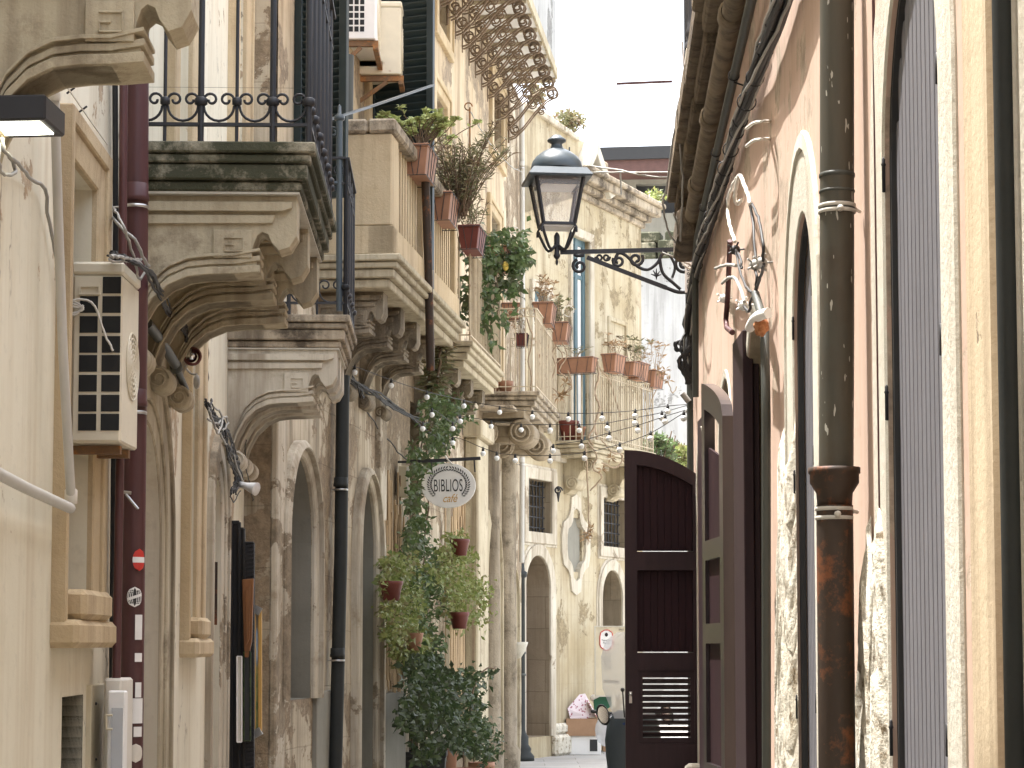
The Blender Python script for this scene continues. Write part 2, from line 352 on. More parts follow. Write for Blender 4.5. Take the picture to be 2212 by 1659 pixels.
def wall_geo(mb, W, s0, s1, z0, z1, ops, depth=.35, cut=None):
    xs = {s0, s1}
    for o in ops: xs |= {x for x in cuts(o) if s0 <= x <= s1}
    xs = sorted(xs); xs = [x for i, x in enumerate(xs) if i == 0 or x-xs[i-1] > 1e-4]
    for a, b in zip(xs, xs[1:]):
        m = (a+b)/2; ca = cb = z0
        for o in sorted([o for o in ops if o['s0'] < m < o['s1']], key=lambda o: o['z0']):
            if o['z0'] > ca+1e-4: mb.face([W.pt(a, 0, ca), W.pt(b, 0, cb), W.pt(b, 0, o['z0']), W.pt(a, 0, o['z0'])])
            ca, cb = topz(o, a), topz(o, b)
        mb.face([W.pt(a, 0, ca), W.pt(b, 0, cb), W.pt(b, 0, z1), W.pt(a, 0, z1)])
    T = 4.0
    mb.face([W.pt(s0, 0, z1), W.pt(s1, 0, z1), W.pt(s1, -T, z1), W.pt(s0, -T, z1)])
    mb.face([W.pt(s0, -T, z0), W.pt(s1, -T, z0), W.pt(s1, -T, z1), W.pt(s0, -T, z1)])
    mb.face([W.pt(s0, 0, z0), W.pt(s0, -T, z0), W.pt(s0, -T, z1), W.pt(s0, 0, z1)])
    mb.face([W.pt(s1, 0, z0), W.pt(s1, -T, z0), W.pt(s1, -T, z1), W.pt(s1, 0, z1)])
    for o in ops: reveal(mb, W, o, o.get('d', depth), 0)
def reveal(mb, W, o, d, o1=0):
    c = cuts(o)
    mb.face([W.pt(o['s0'], o1, o['z0']), W.pt(o['s0'], -d, o['z0']), W.pt(o['s0'], -d, topz(o, o['s0'])), W.pt(o['s0'], o1, topz(o, o['s0']))])
    mb.face([W.pt(o['s1'], o1, o['z0']), W.pt(o['s1'], -d, o['z0']), W.pt(o['s1'], -d, topz(o, o['s1'])), W.pt(o['s1'], o1, topz(o, o['s1']))])
    if o['z0'] > 0: mb.face([W.pt(o['s0'], o1, o['z0']), W.pt(o['s1'], o1, o['z0']), W.pt(o['s1'], -d, o['z0']), W.pt(o['s0'], -d, o['z0'])])
    mb.grid([[W.pt(x, o1, topz(o, x)) for x in c], [W.pt(x, -d, topz(o, x)) for x in c]], True)
def back(mb, W, o, d):
    c = cuts(o)
    for a, b in zip(c, c[1:]): mb.face([W.pt(a, -d, o['z0']), W.pt(b, -d, o['z0']), W.pt(b, -d, topz(o, b)), W.pt(a, -d, topz(o, a))])
def outline(o, g, sill=False, n=16):
    """outline grown by g: up one side, over the top, down the other"""
    a, b, z0, zs, z1 = o['s0']-g, o['s1']+g, o['z0']-(g if sill else 0), o['zs'], o['z1']
    if zs == z1: return [(a, z0), (a, z1+g), (b, z1+g), (b, z0)]
    c = (a+b)/2; r = (b-a)/2; h = z1-zs+g
    return [(a, z0)]+[(c-r*cos(pi*k/n), zs+h*sin(pi*k/n)) for k in range(n+1)]+[(b, z0)]
def surround(mb, W, o, g0, g1, p0, p1, sill=False, ins=0):
    """moulding band between outlines grown by g0 and g1, standing p0 (inner) to p1 (outer) proud of the wall"""
    I = outline(o, g0, sill); O = outline(o, g1, sill)
    if sill: I = I+[I[0]]; O = O+[O[0]]
    rows = [[W.pt(s, -ins, z) for s, z in I], [W.pt(s, p0, z) for s, z in I], [W.pt(s, p1, z) for s, z in O], [W.pt(s, -.01, z) for s, z in O]]
    mb.grid(rows, False)
    if not sill:
        for k in (0, -1): mb.face([r[k] for r in rows])
def panel_band(mb, W, s0, s1, z0, z1, o): mb.box(W, s0, s1, -.02, o, z0, z1)
def louvre_leaf(root, name, a, b, z0, z1, mat, thick=.045, slat=.055, frame=.06, nrm=None, rails=(), label=None):
    """louvred shutter leaf standing between plan points a and b"""
    a = Vector((a[0], a[1], 0)); b = Vector((b[0], b[1], 0)); u = (b-a).normalized(); n = Vector((u.y, -u.x, 0)); L = (b-a).length
    def bx(mb, l0, l1, t0, t1, za, zb): mb.prism([a+u*l0+n*t0+Vector((0, 0, za)), a+u*l1+n*t0+Vector((0, 0, za)), a+u*l1+n*t1+Vector((0, 0, za)), a+u*l0+n*t1+Vector((0, 0, za))], (0, 0, zb-za))
    fr = MB(); h = thick/2
    bx(fr, 0, frame, -h, h, z0, z1); bx(fr, L-frame, L, -h, h, z0, z1)
    for z in (z0, *rails, z1-frame): bx(fr, frame, L-frame, -h, h, z, z+frame)
    f = part(name, fr, mat, root, label, bev=.003)
    sl = MB(); z = z0+frame
    while z < z1-frame:
        p = [a+u*frame+n*(-h*.9)+Vector((0, 0, z)), a+u*frame+n*(h*.9)+Vector((0, 0, z+slat*.75)), a+u*frame+n*(h*.9)+Vector((0, 0, z+slat*.75+.008)), a+u*frame+n*(-h*.9)+Vector((0, 0, z+.008))]
        sl.prism(p, u*(L-2*frame)); z += slat
    part('louvre_slats', sl, mat, f); return f

# ------------------------------------------------------------------ ground
g = MB(); g.face([(-60, -30, 0), (60, -30, 0), (60, 250, 0), (-60, 250, 0)])
solo('ground', g, M['paving'], None, None, kind='structure')

# ------------------------------------------------------------------ near left building
H1 = 10.6
B1 = thing('cream_building', 'smooth cream plastered building on the left with brown stone window frames and carved balcony brackets', 'building', W1.pt(7, 0, 0))
w_a = op(W1, 150, 207, 385, 1285, z=None, off=.04)
d_0 = op(W1, 268, 342, 905, None, arch=True)
w_b = op(W1, 412, 431, 700, 1340, off=.04); w_b['z1'] = w_b['zs'] = 3.9
d_1 = op(W1, 455, 474, 1030, None, arch=True)
u_a = op(W1, 350, 392, 0, 0, z=(3.67, 6.6)); u_b = op(W1, 486, 512, 0, 0, z=(3.67, 6.2))
u_c = op(W1, 130, 240, 0, 0, z=(4.6, 7.0)); u_c['s0'] = 5.2; u_c['s1'] = 6.4
w_a['d'] = .16; w_b['d'] = .2
niche = op(W1, 136, 180, 1503, 1800); niche['d'] = .12
ops1 = [w_a, d_0, w_b, d_1, u_a, u_b, u_c, niche]
g = MB(); wall_geo(g, W1, -9, W1.L, 0, H1, ops1, .4); part('wall', g, M['cream'], B1)
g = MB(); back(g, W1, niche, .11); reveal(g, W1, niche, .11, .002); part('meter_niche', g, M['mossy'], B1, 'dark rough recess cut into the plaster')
for o in (w_a, w_b):
    g = MB(); surround(g, W1, o, 0, .10, .025, .035, True); surround(g, W1, o, .10, .16, .05, .055, True)
    q = part('window_surround', g, M['trim_orange'], B1, bev=.006)
    g = MB(); g.box(W1, o['s0']-.17, o['s1']+.2, -.02, .10, o['z0']-.20, o['z0']-.10); g.box(W1, o['s0']-.02, o['s1']+.02, -.1, .10, o['z0']-.098, o['z0']+.01)
    part('window_sill', g, M['trim_orange'], q, bev=.02)
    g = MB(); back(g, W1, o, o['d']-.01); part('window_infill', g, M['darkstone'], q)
for o, mt, g1 in ((d_0, 'trim', .26), (d_1, 'trim_pale', .22)):
    g = MB(); surround(g, W1, o, 0, .10, .01, .015); surround(g, W1, o, .10, g1, .03, .025); surround(g, W1, o, g1, g1+.05, .045, .04)
    q = part('door_surround', g, M[mt], B1, bev=.008)
    g = MB(); back(g, W1, o, .38); part('door_panel', g, M['wood'], q)
for o in (u_a, u_b, u_c):
    g = MB(); surround(g, W1, o, 0, .09, .03, .05); surround(g, W1, o, .09, .2, .07, .06); q = part('window_surround', g, M['trim_orange'], B1, bev=.006)
    g = MB(); back(g, W1, o, .38); part('window_panel', g, M['curtain'], q)

def corbel_profile(zt, proj, k=1.0):
    P_ = [(0, 0), (.72, 0), (.72, -.17), (.69, -.22), (.645, -.235), (.615, -.20), (.60, -.165), (.575, -.155), (.555, -.17), (.54, -.21), (.53, -.26), (.555, -.285), (.555, -.33),
          (.46, -.338), (.36, -.34), (.27, -.35), (.19, -.385), (.12, -.45), (.065, -.55), (.03, -.66), (0, -.74)]
    s = proj/.84
    return [(p*s, zt+z*k) for p, z in P_]
def corbel(mb, W, sc, th, zt, proj, k=1.0, foot=True):
    pr = corbel_profile(zt, proj, k)
    mb.prism([W.pt(sc-th/2, p, z) for p, z in pr], W.u*th)
    s = proj/.84
    # arched lower moulding band, cap fillet, key block with its hooked groove
    for dz, dt, tk in ((0, .022, .03), (.042, .012, .022), (.075, .026, .012)):
        low = [(.568, -.33+dz*.2), (.46, -.338), (.36, -.34), (.27, -.35), (.19, -.385), (.12, -.45), (.065, -.55), (.03, -.66)]
        lo = [(p*s, zt+(z+dz)*k) for p, z in low]; hi = [(p*s, zt+(z+dz+tk)*k) for p, z in low]
        mb.prism([W.pt(sc-th/2-dt, p, z) for p, z in lo+hi[::-1]], W.u*(th+2*dt))
    mb.prism([W.pt(sc-th/2-.03, p*s, zt+z*k) for p, z in ((0, -.03), (.70, -.03), (.70, -.055), (.66, -.07), (0, -.07))], W.u*(th+.06))
    mb.prism([W.pt(sc-th/2-.018, p*s, zt+z*k) for p, z in ((0, -.085), (.63, -.085), (.62, -.12), (0, -.125))], W.u*(th+.036))
    mb.prism([W.pt(sc-th/2-.02, p*s, zt+z*k) for p, z in ((.375, -.15), (.535, -.15), (.535, -.27), (.375, -.27))], W.u*(th+.04))
    for p0, p1, za, zb in ((.42, .50, -.188, -.182), (.495, .50, -.24, -.182), (.42, .50, -.246, -.240), (.42, .425, -.246, -.215), (.42, .46, -.218, -.212)):
        mb.prism([W.pt(sc-th/2-.028, p*s, zt+z*k) for p, z in ((p0, za), (p1, za), (p1, zb), (p0, zb))], W.u*(.01))
    if not foot: return
    mb.lathe(W.pt(sc-th/2-.03, .06*s, zt-.70*k), [(0, 0), (.05, 0), (.06, .01), (.06, th+.05), (.05, th+.06), (0, th+.06)], 14, W.u)
    mb.spiral(W.pt(sc-th/2-.035, .06*s, zt-.70*k), W.n, Vector((0, 0, 1)), .052, .012, 0, 1.7, .006, 5)
def slab_geo(mb, W, s0, s1, proj, z1, th=.20, e0=True):
    """stone balcony slab with stepped moulded edge"""
    for a, b, g in ((0, .045, 0), (.05, .085, .02), (.09, .155, .035), (.16, .20, .06)):
        b = min(b, th)
        mb.box(W, s0+g, s1-g, -.02, proj-g, z1-b, z1-a)
def scroll_railing(root, W, s0, s1, proj, z0, zt, sides='nf', sp=.155, tier=.16):
    """wrought iron railing: near side, front, far side; each side its own sub-part"""
    runs = []
    if 'n' in sides: runs.append((W.pt(s0, .03, 0), W.pt(s0, proj, 0)))
    if 'f' in sides: runs.append((W.pt(s0, proj, 0), W.pt(s1, proj, 0)))
    if 'x' in sides: runs.append((W.pt(s1, proj, 0), W.pt(s1, .03, 0)))
    for a, b in runs:
        mb = MB(); L = (b-a).length; u = (b-a).normalized(); n = max(1, round(L/sp)); st = L/n
        def q(l, z): return a+u*l+Vector((0, 0, z))
        mb.bar(q(0, z0+.075), q(L, z0+.075), .022, .014); mb.bar(q(0, zt), q(L, zt), .045, .014); mb.bar(q(0, zt-tier), q(L, zt-tier), .02, .012)
        mb.bar(q(0, z0+.075+tier), q(L, z0+.075+tier), .001, .001)
        for i in range(n+1):
            r = .016 if i % 2 == 0 else .009
            mb.tube([q(i*st, z0), q(i*st, zt)], r*.85, 8)
            mb.lathe(q(i*st, z0+.075+tier*.62), [(r, -.02), (r+.012, -.012), (r+.012, .012), (r, .02)], 8)
        for i in range(n):
            c = q((i+.5)*st, z0+.075+tier*.5); R = st/2-.012
            pts = [c+u*R*cos(t)+Vector((0, 0, R*sin(t))) for t in [pi+.25-.25+pi*k/10 for k in range(11)]]
            mb.tube(pts, .0062, 6)
            for sg in (-1, 1):
                mb.spiral(c+u*sg*R*.52+Vector((0, 0, R*.42)), u*sg, Vector((0, 0, 1)), R*.5, R*.16, -.3, 1.05, .0062, 6)
            for sg in (-1, 1): mb.spiral(q((i+.5)*st, zt-tier*.5)+u*sg*R*.5, u*sg, Vector((0, 0, 1)), R*.5, R*.15, -.6, 1.2, .006, 6)
        part('railing', mb, M['black'], root)
def stone_balcony(B, W, s0, s1, proj, z1, mat_slab, mat_c, cs, th=.2, k=1.0, under=.012, label=None, cproj=.8, foot=True):
    mb = MB(); slab_geo(mb, W, s0, s1, proj, z1); sl = part('balcony', mb, mat_slab, B, label, bev=.006)
    mb = MB(); mb.box(W, s0+.07, s1-.07, -.02, proj-.07, z1-.2-under, z1-.202)
    part('soffit_band', mb, M['trim_white'], sl)
    for c in cs:
        mb = MB(); corbel(mb, W, c, th, z1-.2-under, cproj, k, foot); part('corbel', mb, mat_c, sl, bev=.004)
    return sl
ZF = 3.72
n0 = stone_balcony(B1, W1, 6.2, 6.62, .60, ZF+.10, M['mossy'], M['trim'], (6.33,), th=.2, k=1.0, cproj=.74, foot=False)
n1 = stone_balcony(B1, W1, 9.12, 10.95, .82, ZF, M['mossy'], M['trim'], (9.32, 10.06, 10.80), th=.17, cproj=.86, label='moss-blackened balcony with scrolled iron railing')
scroll_railing(n1, W1, 9.14, 10.9, .79, ZF, ZF+1.05)
n2 = stone_balcony(B1, W1, 13.62, 14.75, .77, 3.66, M['stained'], M['trim_pale'], (13.8, 14.2, 14.6), th=.19)
scroll_railing(n2, W1, 13.64, 14.7, .74, 3.66, 4.66, sp=.17)
mb = MB(); mb.tube([P(733, 672, 13.66), P(733, 262, 13.66)], .021, 10); mb.lathe(P(733, 262, 13.66), [(.02, 0), (.035, .01), (.035, .03), (.012, .05), (.01, .10), (0, .11)], 10)
mb.bar(P(700, 262, 13.62), P(795, 232, 14.6), .035, .012); mb.bar(P(795, 232, 14.6), P(935, 184, 16.0), .035, .012); mb.tube([P(700, 395, 13.6), P(733, 395, 13.66)], .012, 6)
for y in (285, 405): mb.spiral(P(720, y, 13.66), (1, 0, 0), (0, 0, 1), .035, .012, 0, 1.2, .006, 6)
part('railing_post', mb, M['lampgrey'], n2, 'tall grey post with a flat strut reaching along the street')
louvre_leaf(B1, 'shutter', W2.pt(.55, .02, 0)[:2], W2.pt(.45, .42, 0)[:2], 4.75, 7.6, M['shutter'])

# ------------------------------------------------------------------ weathered middle-left building
B2 = thing('stone_building', 'weathered ochre stone building on the left with a slatted stone balustrade and iron scroll balcony', 'building', W2.pt(8, 0, 0))
sb = W2.sd
d2 = op(W2, 607, 672, 985, 1512, arch=True, rise=.6); d3 = op(W2, 764, 807, 1040, None, arch=True, rise=.62)
d4 = op(W2, 884, 904, 860, None, z=(0, 3.9)); d5 = op(W2, 1043, 1070, 1130, None, arch=True, rise=.8); d6 = op(W2, 1094, 1109, 1240, None, arch=True)
up1 = op(W2, 786, 830, 0, 0, z=(4.5, 7.6)); up2 = op(W2, 926, 957, 0, 0, z=(4.5, 7.25)); up2['s0'] += .1
up3 = op(W2, 1052, 1074, 0, 0, z=(4.5, 6.9)); up4 = op(W2, 934, 962, 0, 0, z=(8.0, 10.2)); up5 = op(W2, 1057, 1082, 190, 325); up6 = op(W2, 1086, 1096, 412, 500, arch=True)
up0 = op(W2, 640, 690, 0, 0, z=(4.5, 7.2))
for o in (up4, up5): o['d'] = .15
low2 = [d2, d3, d4, d5, d6]; hi2 = [up0, up1, up2, up3, up4, up5, up6]
for o in low2: o['d'] = .3
g = MB(); H2 = 10.8
wall_geo(g, W2, 0, sb(28.3), 0, H2, [o for o in low2+hi2 if o['s1'] < sb(28.3)], .35)
part('wall', g, M['stone_wall'], B2)
g = MB(); wall_geo(g, W2, sb(28.3), W2.L, 0, 9.15, [d6, up6], .35); part('end_wall', g, M['stone_wall'], B2)
g = MB()  # smoother plaster skin of the upper floors, 12 mm proud
for o in hi2: pass
def skin(mb, W, s0, s1, z0, z1, ops, off):
    xs = {s0, s1}
    for o in ops: xs |= {x for x in cuts(o) if s0 <= x <= s1}
    xs = sorted(xs); xs = [x for i, x in enumerate(xs) if i == 0 or x-xs[i-1] > 1e-4]
    for a, b in zip(xs, xs[1:]):
        m = (a+b)/2; ca = cb = z0
        for o in sorted([o for o in ops if o['s0'] < m < o['s1']], key=lambda o: o['z0']):
            if o['z0'] > ca+1e-4: mb.face([W.pt(a, off, ca), W.pt(b, off, cb), W.pt(b, off, o['z0']), W.pt(a, off, o['z0'])])
            ca, cb = topz(o, a), topz(o, b)
        if z1 > max(ca, cb): mb.face([W.pt(a, off, ca), W.pt(b, off, cb), W.pt(b, off, z1), W.pt(a, off, z1)])
skin(g, W2, .02, sb(28.28), 4.42, H2, hi2[:6], .012); part('upper_plaster', g, M['ochre_wall'], B2)
for o in (d2, d3, d5, d6):
    k = .12 if o is not d5 else .3
    g = MB(); surround(g, W2, o, 0, k*.5, .03, .05, ins=.0); surround(g, W2, o, k*.5, k, .09, .06)
    q = part('door_surround', g, M['trim_pale'] if o in (d2, d3) else M['trim'], B2, bev=.01)
    g = MB(); back(g, W2, o, .28); reveal(g, W2, dict(o, s0=o['s0']+.003, s1=o['s1']-.003, z1=o['z1']-.003, z0=o['z0']+.003), .28, -.004)
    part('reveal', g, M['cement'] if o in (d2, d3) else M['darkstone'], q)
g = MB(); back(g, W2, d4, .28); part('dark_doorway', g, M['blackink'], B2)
for i, o in enumerate((up0, up1, up2, up3, up4, up5)):
    g = MB(); surround(g, W2, o, 0, .09, .04, .05, sill=o in (up4, up5)); surround(g, W2, o, .09, .17, .07, .06, sill=o in (up4, up5)); q = part('window_surround', g, M['trim_orange'], B2, bev=.006)
    if o in (up4, up5): g = MB(); back(g, W2, o, .13); part('window_infill', g, M['darkstone'], q); continue
    g = MB(); dd = .1
    for a, b in ((o['s0'], o['s0']+.08), (o['s1']-.08, o['s1']), ((o['s0']+o['s1'])/2-.04, (o['s0']+o['s1'])/2+.04)): g.box(W2, a, b, -dd-.05, -dd, o['z0'], o['z1'])
    for z in (o['z0'], o['z0']+1.0, o['z1']-.5, o['z1']-.08): g.box(W2, o['s0']+.08, o['s1']-.08, -dd-.045, -dd-.005, z, z+.07)
    f = part('window_frame', g, M['white'] if o is up2 else M['greenframe'], q)
    g = MB(); back(g, W2, o, dd+.03); part('window_pane', g, M['mirror'] if i > 1 else M['shutter'], f)
# plinth slabs between the doors
g = MB(); g.box(W2, W2.S(676), W2.S(716), -.02, .035, 0, W2.hit(695, 1492)[1]); part('plinth_slab', g, M['cement'], B2, bev=.006)
g = MB(); g.box(W2, W2.S(822), W2.S(868), -.02, .04, 0, W2.hit(845, 1495)[1]); part('plinth_slab', g, M['cement'], B2, bev=.006)
g = MB(); g.box(W2, .0, .3, -.02, .04, 0, 4.3); part('pilaster', g, M['trim_pale'], B2, bev=.01); g = MB(); g.box(W2, W2.S(809), W2.S(822), -.02, .05, 0, 4.2); part('pilaster', g, M['trim_pale'], B2, bev=.01)
# shutter leaf standing open across the street
louvre_leaf(B2, 'shutter', W2.pt(sb(18.35), .02, 0)[:2], W2.pt(sb(18.2), .60, 0)[:2], 4.55, 7.5, M['shutter'], slat=.062, label='large dark green louvred shutter leaf standing open')

# balustrade balcony
def bal_slab(W, s0, s1, proj, z1, mat, label=None, cs=(), th=.2, k=.8, dep=.24, root=B2):
    mb = MB()
    for a, b, gg in ((0, .05, 0), (.055, .10, .03), (.105, .17, .06), (.175, dep, .10)): mb.box(W, s0+gg, s1-gg, -.02, proj-gg, z1-b, z1-a)
    sl = part('balcony', mb, mat, root, label, bev=.008)
    for c in cs:
        mb = MB(); corbel(mb, W, c, th, z1-dep, proj-.1, k); part('corbel', mb, M['darkcol'], sl, bev=.004)
    return sl
bs0, bs1 = sb(16.25), sb(19.75)
bal = bal_slab(W2, bs0-.04, bs1+.05, .66, 4.50, M['trim'], 'stone balcony with tall slatted balustrade and black-stained coping', [bs0+.35+.8*i for i in range(4)], k=.95)
mb = MB(); mb.box(W2, bs0, bs1, .40, .60, 4.5, 4.72); mb.box(W2, bs0, bs0+.18, .02, .60, 4.503, 4.72); part('balustrade_base', mb, M['trim_orange'], bal, bev=.008)
mb = MB(); mb.box(W2, bs0, bs0+.30, .03, .585, 4.72, 5.42); part('balustrade_pier', mb, M['trim_orange'], bal, bev=.01); mb = MB()
sm_ = sb(17.75); mb.box(W2, sm_, sm_+.14, .42, .585, 4.72, 5.42); part('balustrade_pier', mb, M['trim_orange'], bal, bev=.01); mb = MB(); mb.box(W2, bs1-.14, bs1, .42, .585, 4.72, 5.42)
part('balustrade_pier', mb, M['trim_orange'], bal, bev=.01)
mb = MB(); mb.box(W2, bs0-.03, bs1+.03, .40, .62, 5.42, 5.53); mb.box(W2, bs0-.03, bs0+.33, .02, .40, 5.42, 5.53); part('coping', mb, M['stained'], bal, bev=.02)
x = bs0+.38
while x < bs1-.16:
    if not (sm_-.04 < x < sm_+.18):
        mb = MB(); mb.prism([W2.pt(x, .51, 4.72), W2.pt(x+.055, .51, 4.72), W2.pt(x+.055, .545, 4.72), W2.pt(x, .545, 4.72)], (0, 0, .70)); part('baluster', mb, M['trim_orange'], bal)
    x += .125
# smaller balconies further along with thin white rails
def thin_rail(root, W, s0, s1, proj, z0, h, mat, sp=.1, r=.007, sides='nfx'):
    runs = []
    if 'n' in sides: runs.append((W.pt(s0, .03, 0), W.pt(s0, proj, 0)))
    if 'f' in sides: runs.append((W.pt(s0, proj, 0), W.pt(s1, proj, 0)))
    if 'x' in sides: runs.append((W.pt(s1, proj, 0), W.pt(s1, .03, 0)))
    for a, b in runs:
        mb = MB(); L = (b-a).length; u = (b-a).normalized(); n = max(2, round(L/sp)); st = L/n; q = lambda l, z: a+u*l+Vector((0, 0, z0+z))
        mb.bar(q(0, h), q(L, h), .04, .012); mb.bar(q(0, .06), q(L, .06), .02, .012); mb.bar(q(0, h-.1), q(L, h-.1), .016, .01)
        for i in range(n+1): mb.tube([q(i*st, 0), q(i*st, h)], r if i % 4 else r*1.5, 6)
        for i in range(n): mb.tube([q((i+.5)*st, h-.05)+u*.035*cos(t)+Vector((0, 0, .035*sin(t))) for t in [2*pi*k/10 for k in range(11)]], .005, 5)
        part('railing', mb, mat, root)
M['ironpale'] = paint('flaking_cream_iron', (.50, .42, .30), .7, .3, rust=(.20, .12, .07), rth=.58)
bc = bal_slab(W2, sb(20.7), sb(23.2), .60, 4.47, M['trim'], None, (sb(21), sb(21.9), sb(22.8)), k=.7); thin_rail(bc, W2, sb(20.75), sb(23.1), .56, 4.47, 1.0, M['ironpale'])
bd = bal_slab(W2, sb(26.0), sb(28.7), .68, 4.6, M['stained'], 'dark stained balcony over the ionic capitals'); thin_rail(bd, W2, sb(26.05), sb(28.6), .63, 4.6, 1.0, M['ironpale'], sp=.11)
# ionic capitals, columns and arch of the portal
for s_, c_ in ((sb(26.3), 0), (sb(28.0), 1)):
    mb = MB(); zc = 4.12
    mb.lathe(W2.pt(s_, .22, zc-.12), [(0, 0), (.14, 0), (.17, .06), (.2, .14), (.2, .2), (0, .2)], 18)
    mb.box(W2, s_-.3, s_+.3, -.02, .50, zc+.16, zc+.27)
    for sg in (-1, 1):
        for oo in (.10, .52):
            c = W2.pt(s_+sg*.02, oo, zc+.0)
        c = W2.pt(s_, .24+sg*.22, zc-.01)
        mb.lathe(c-W2.u*.28, [(0, 0), (.15, 0), (.165, .02), (.12, .28), (.165, .54), (.15, .56), (0, .56)], 18, W2.u)
        mb.spiral(c-W2.u*.30, W2.n*sg, Vector((0, 0, 1)), .14, .02, pi/2, 2.2, .016, 6)
    cap = part('capital', mb, M['darkstone'], B2, 'dark ionic capital with big scrolls', bev=.006)
    mb = MB(); prof = [(.18, 0), (.18, .25), (.14, .32), (.145, .4)]+[(.145-.02*i/8, .4+3.6*i/8) for i in range(9)]
    mb.lathe(W2.pt(s_, .04, 0), prof, 20); part('column', mb, M['darkcol'], B2)
mb = MB(); mb.box(W2, sb(25.6), sb(28.7), -.02, .42, 4.345, 4.39); part('portal_lintel', mb, M['stained'], B2, bev=.01)
# big leaning pilaster beside the portal arch
mb = MB(); mb.prism([W2.pt(sb(24.4), 0, 0), W2.pt(sb(25.3), 0, 0), W2.pt(sb(25.3), .16, 0), W2.pt(sb(24.4), .16, 0)], (0, 0, 3.9)); mb.box(W2, sb(24.3), sb(25.4), -.02, .22, 3.9, 4.1)
part('pilaster', mb, M['trim'], B2, bev=.02)
# shell-shaped bowl bracket
mb = MB(); mb.lathe(W2.pt(W2.S(1098), .12, W2.hit(1100, 1420)[1]), [(0, -.02), (.05, 0), (.10, .08), (.13, .16), (.14, .20), (.12, .2), (0, .12)], 14); part('stone_bowl', mb, M['trim_white'], B2, 'small carved stone bowl beside the portal')
# third-floor balcony on iron scroll brackets
I0, I1, IP, IZ = sb(20.5), sb(28.3), .66, 9.0
mb = MB(); mb.box(W2, I0, I1, -.02, IP, IZ, IZ+.06); ib = part('iron_balcony', mb, M['white'], B2, 'high balcony carried by rows of rusty iron scrolls')
mb = MB(); mb.box(W2, I0, I1+.01, IP, IP+.03, IZ-.02, IZ+.11); mb.box(W2, I1, I1+.02, .0, IP, IZ-.02, IZ+.10)
for i in range(14): mb.box(W2, I0+.1+i*.6, I0+.13+i*.6, 0, IP-.002, IZ-.05, IZ-.003)
part('edge_beam', mb, M['trim'], ib)
mb = MB(); mb.box(W2, I0, I1-.002, IP-.02, IP, IZ+.113, IZ+1.15); mb.box(W2, I1-.02, I1, .02, IP-.022, IZ+.113, IZ+1.15); part('railing_screen', mb, M['white_wall'], ib)
br0 = None
for i in range(15):
    sx = I0+.25+i*.56
    if br0 is None:
        mb = MB(); nn = W2.n; zz = Vector((0, 0, 1))
        def q(o_, z_): return W2.pt(sx, o_, IZ+z_)
        for t_ in (-.05, .05):
            qq = lambda o_, z_: W2.pt(sx+t_, o_, IZ+z_)
            mb.tube([qq(.02, -.75), qq(.10, -.72), qq(.22, -.60), qq(.36, -.42), qq(.52, -.25), qq(.62, -.2)], .011, 6)
            mb.tube([qq(.02, -.35), qq(.12, -.33), qq(.28, -.2), qq(.45, -.09), qq(.6, -.06)], .010, 6)
            mb.spiral(qq(.58, -.14), nn, zz, .085, .02, -.8, 1.4, .011, 6); mb.spiral(qq(.10, -.62), nn, zz, .075, .02, 2, 1.4, .010, 6)
            mb.spiral(qq(.33, -.28), nn, zz, .08, .02, 1, 1.5, .009, 6); mb.spiral(qq(.09, -.2), nn, zz, .08, .02, 1, 1.4, .009, 6)
            mb.spiral(qq(.45, -.38), nn, zz, .06, .015, 0, 1.4, .009, 6)
        mb.tube([q(.012, -.8), q(.012, -.02)], .014, 6)
        mb.tube([q(.6, -.16)+Vector((0, 0, .06*sin(t)))+nn*.07*cos(t) for t in [2*pi*k/12 for k in range(13)]], .014, 6)
        br0 = part('scroll_bracket', mb, M['ironbrown'], ib)
        base = sx
    else:
        c = br0.copy(); COL.objects.link(c); c.location = br0.location+W2.u*(sx-base)

# ------------------------------------------------------------------ far angled building closing the street
W3.L = (Vector((2.07, 34.77, 0))-W3.o).length
B3 = thing('yellow_corner_building', 'pale yellow plastered building at the street end with a flower pot balcony and pediment', 'building', W3.pt(2.5, 0, 0))
H3 = 8.35
fo = [op(W3, 1139, 1190, 1037, 1150), op(W3, 1133, 1187, 1200, 1592, arch=True), op(W3, 1302, 1352, 1078, 1182), op(W3, 1299, 1343, 1232, 1480, arch=True),
      op(W3, 1236, 1274, 515, 0, z=None), op(W3, 1152, 1182, 628, 800)]
fo[4]['z0'] = 4.55; fo[5]['z0'] = 4.6
for o in fo[:4]: o['d'] = .45
ov = dict(s0=W3.S(1226), s1=W3.S(1258), z0=W3.hit(1240, 1235)[1], z1=W3.hit(1240, 1118)[1]); ov['zs'] = ov['z1']; ov['d'] = .3
g = MB(); wall_geo(g, W3, 0, W3.L, 0, H3, fo+[ov], .4); part('wall', g, M['far_wall'], B3)
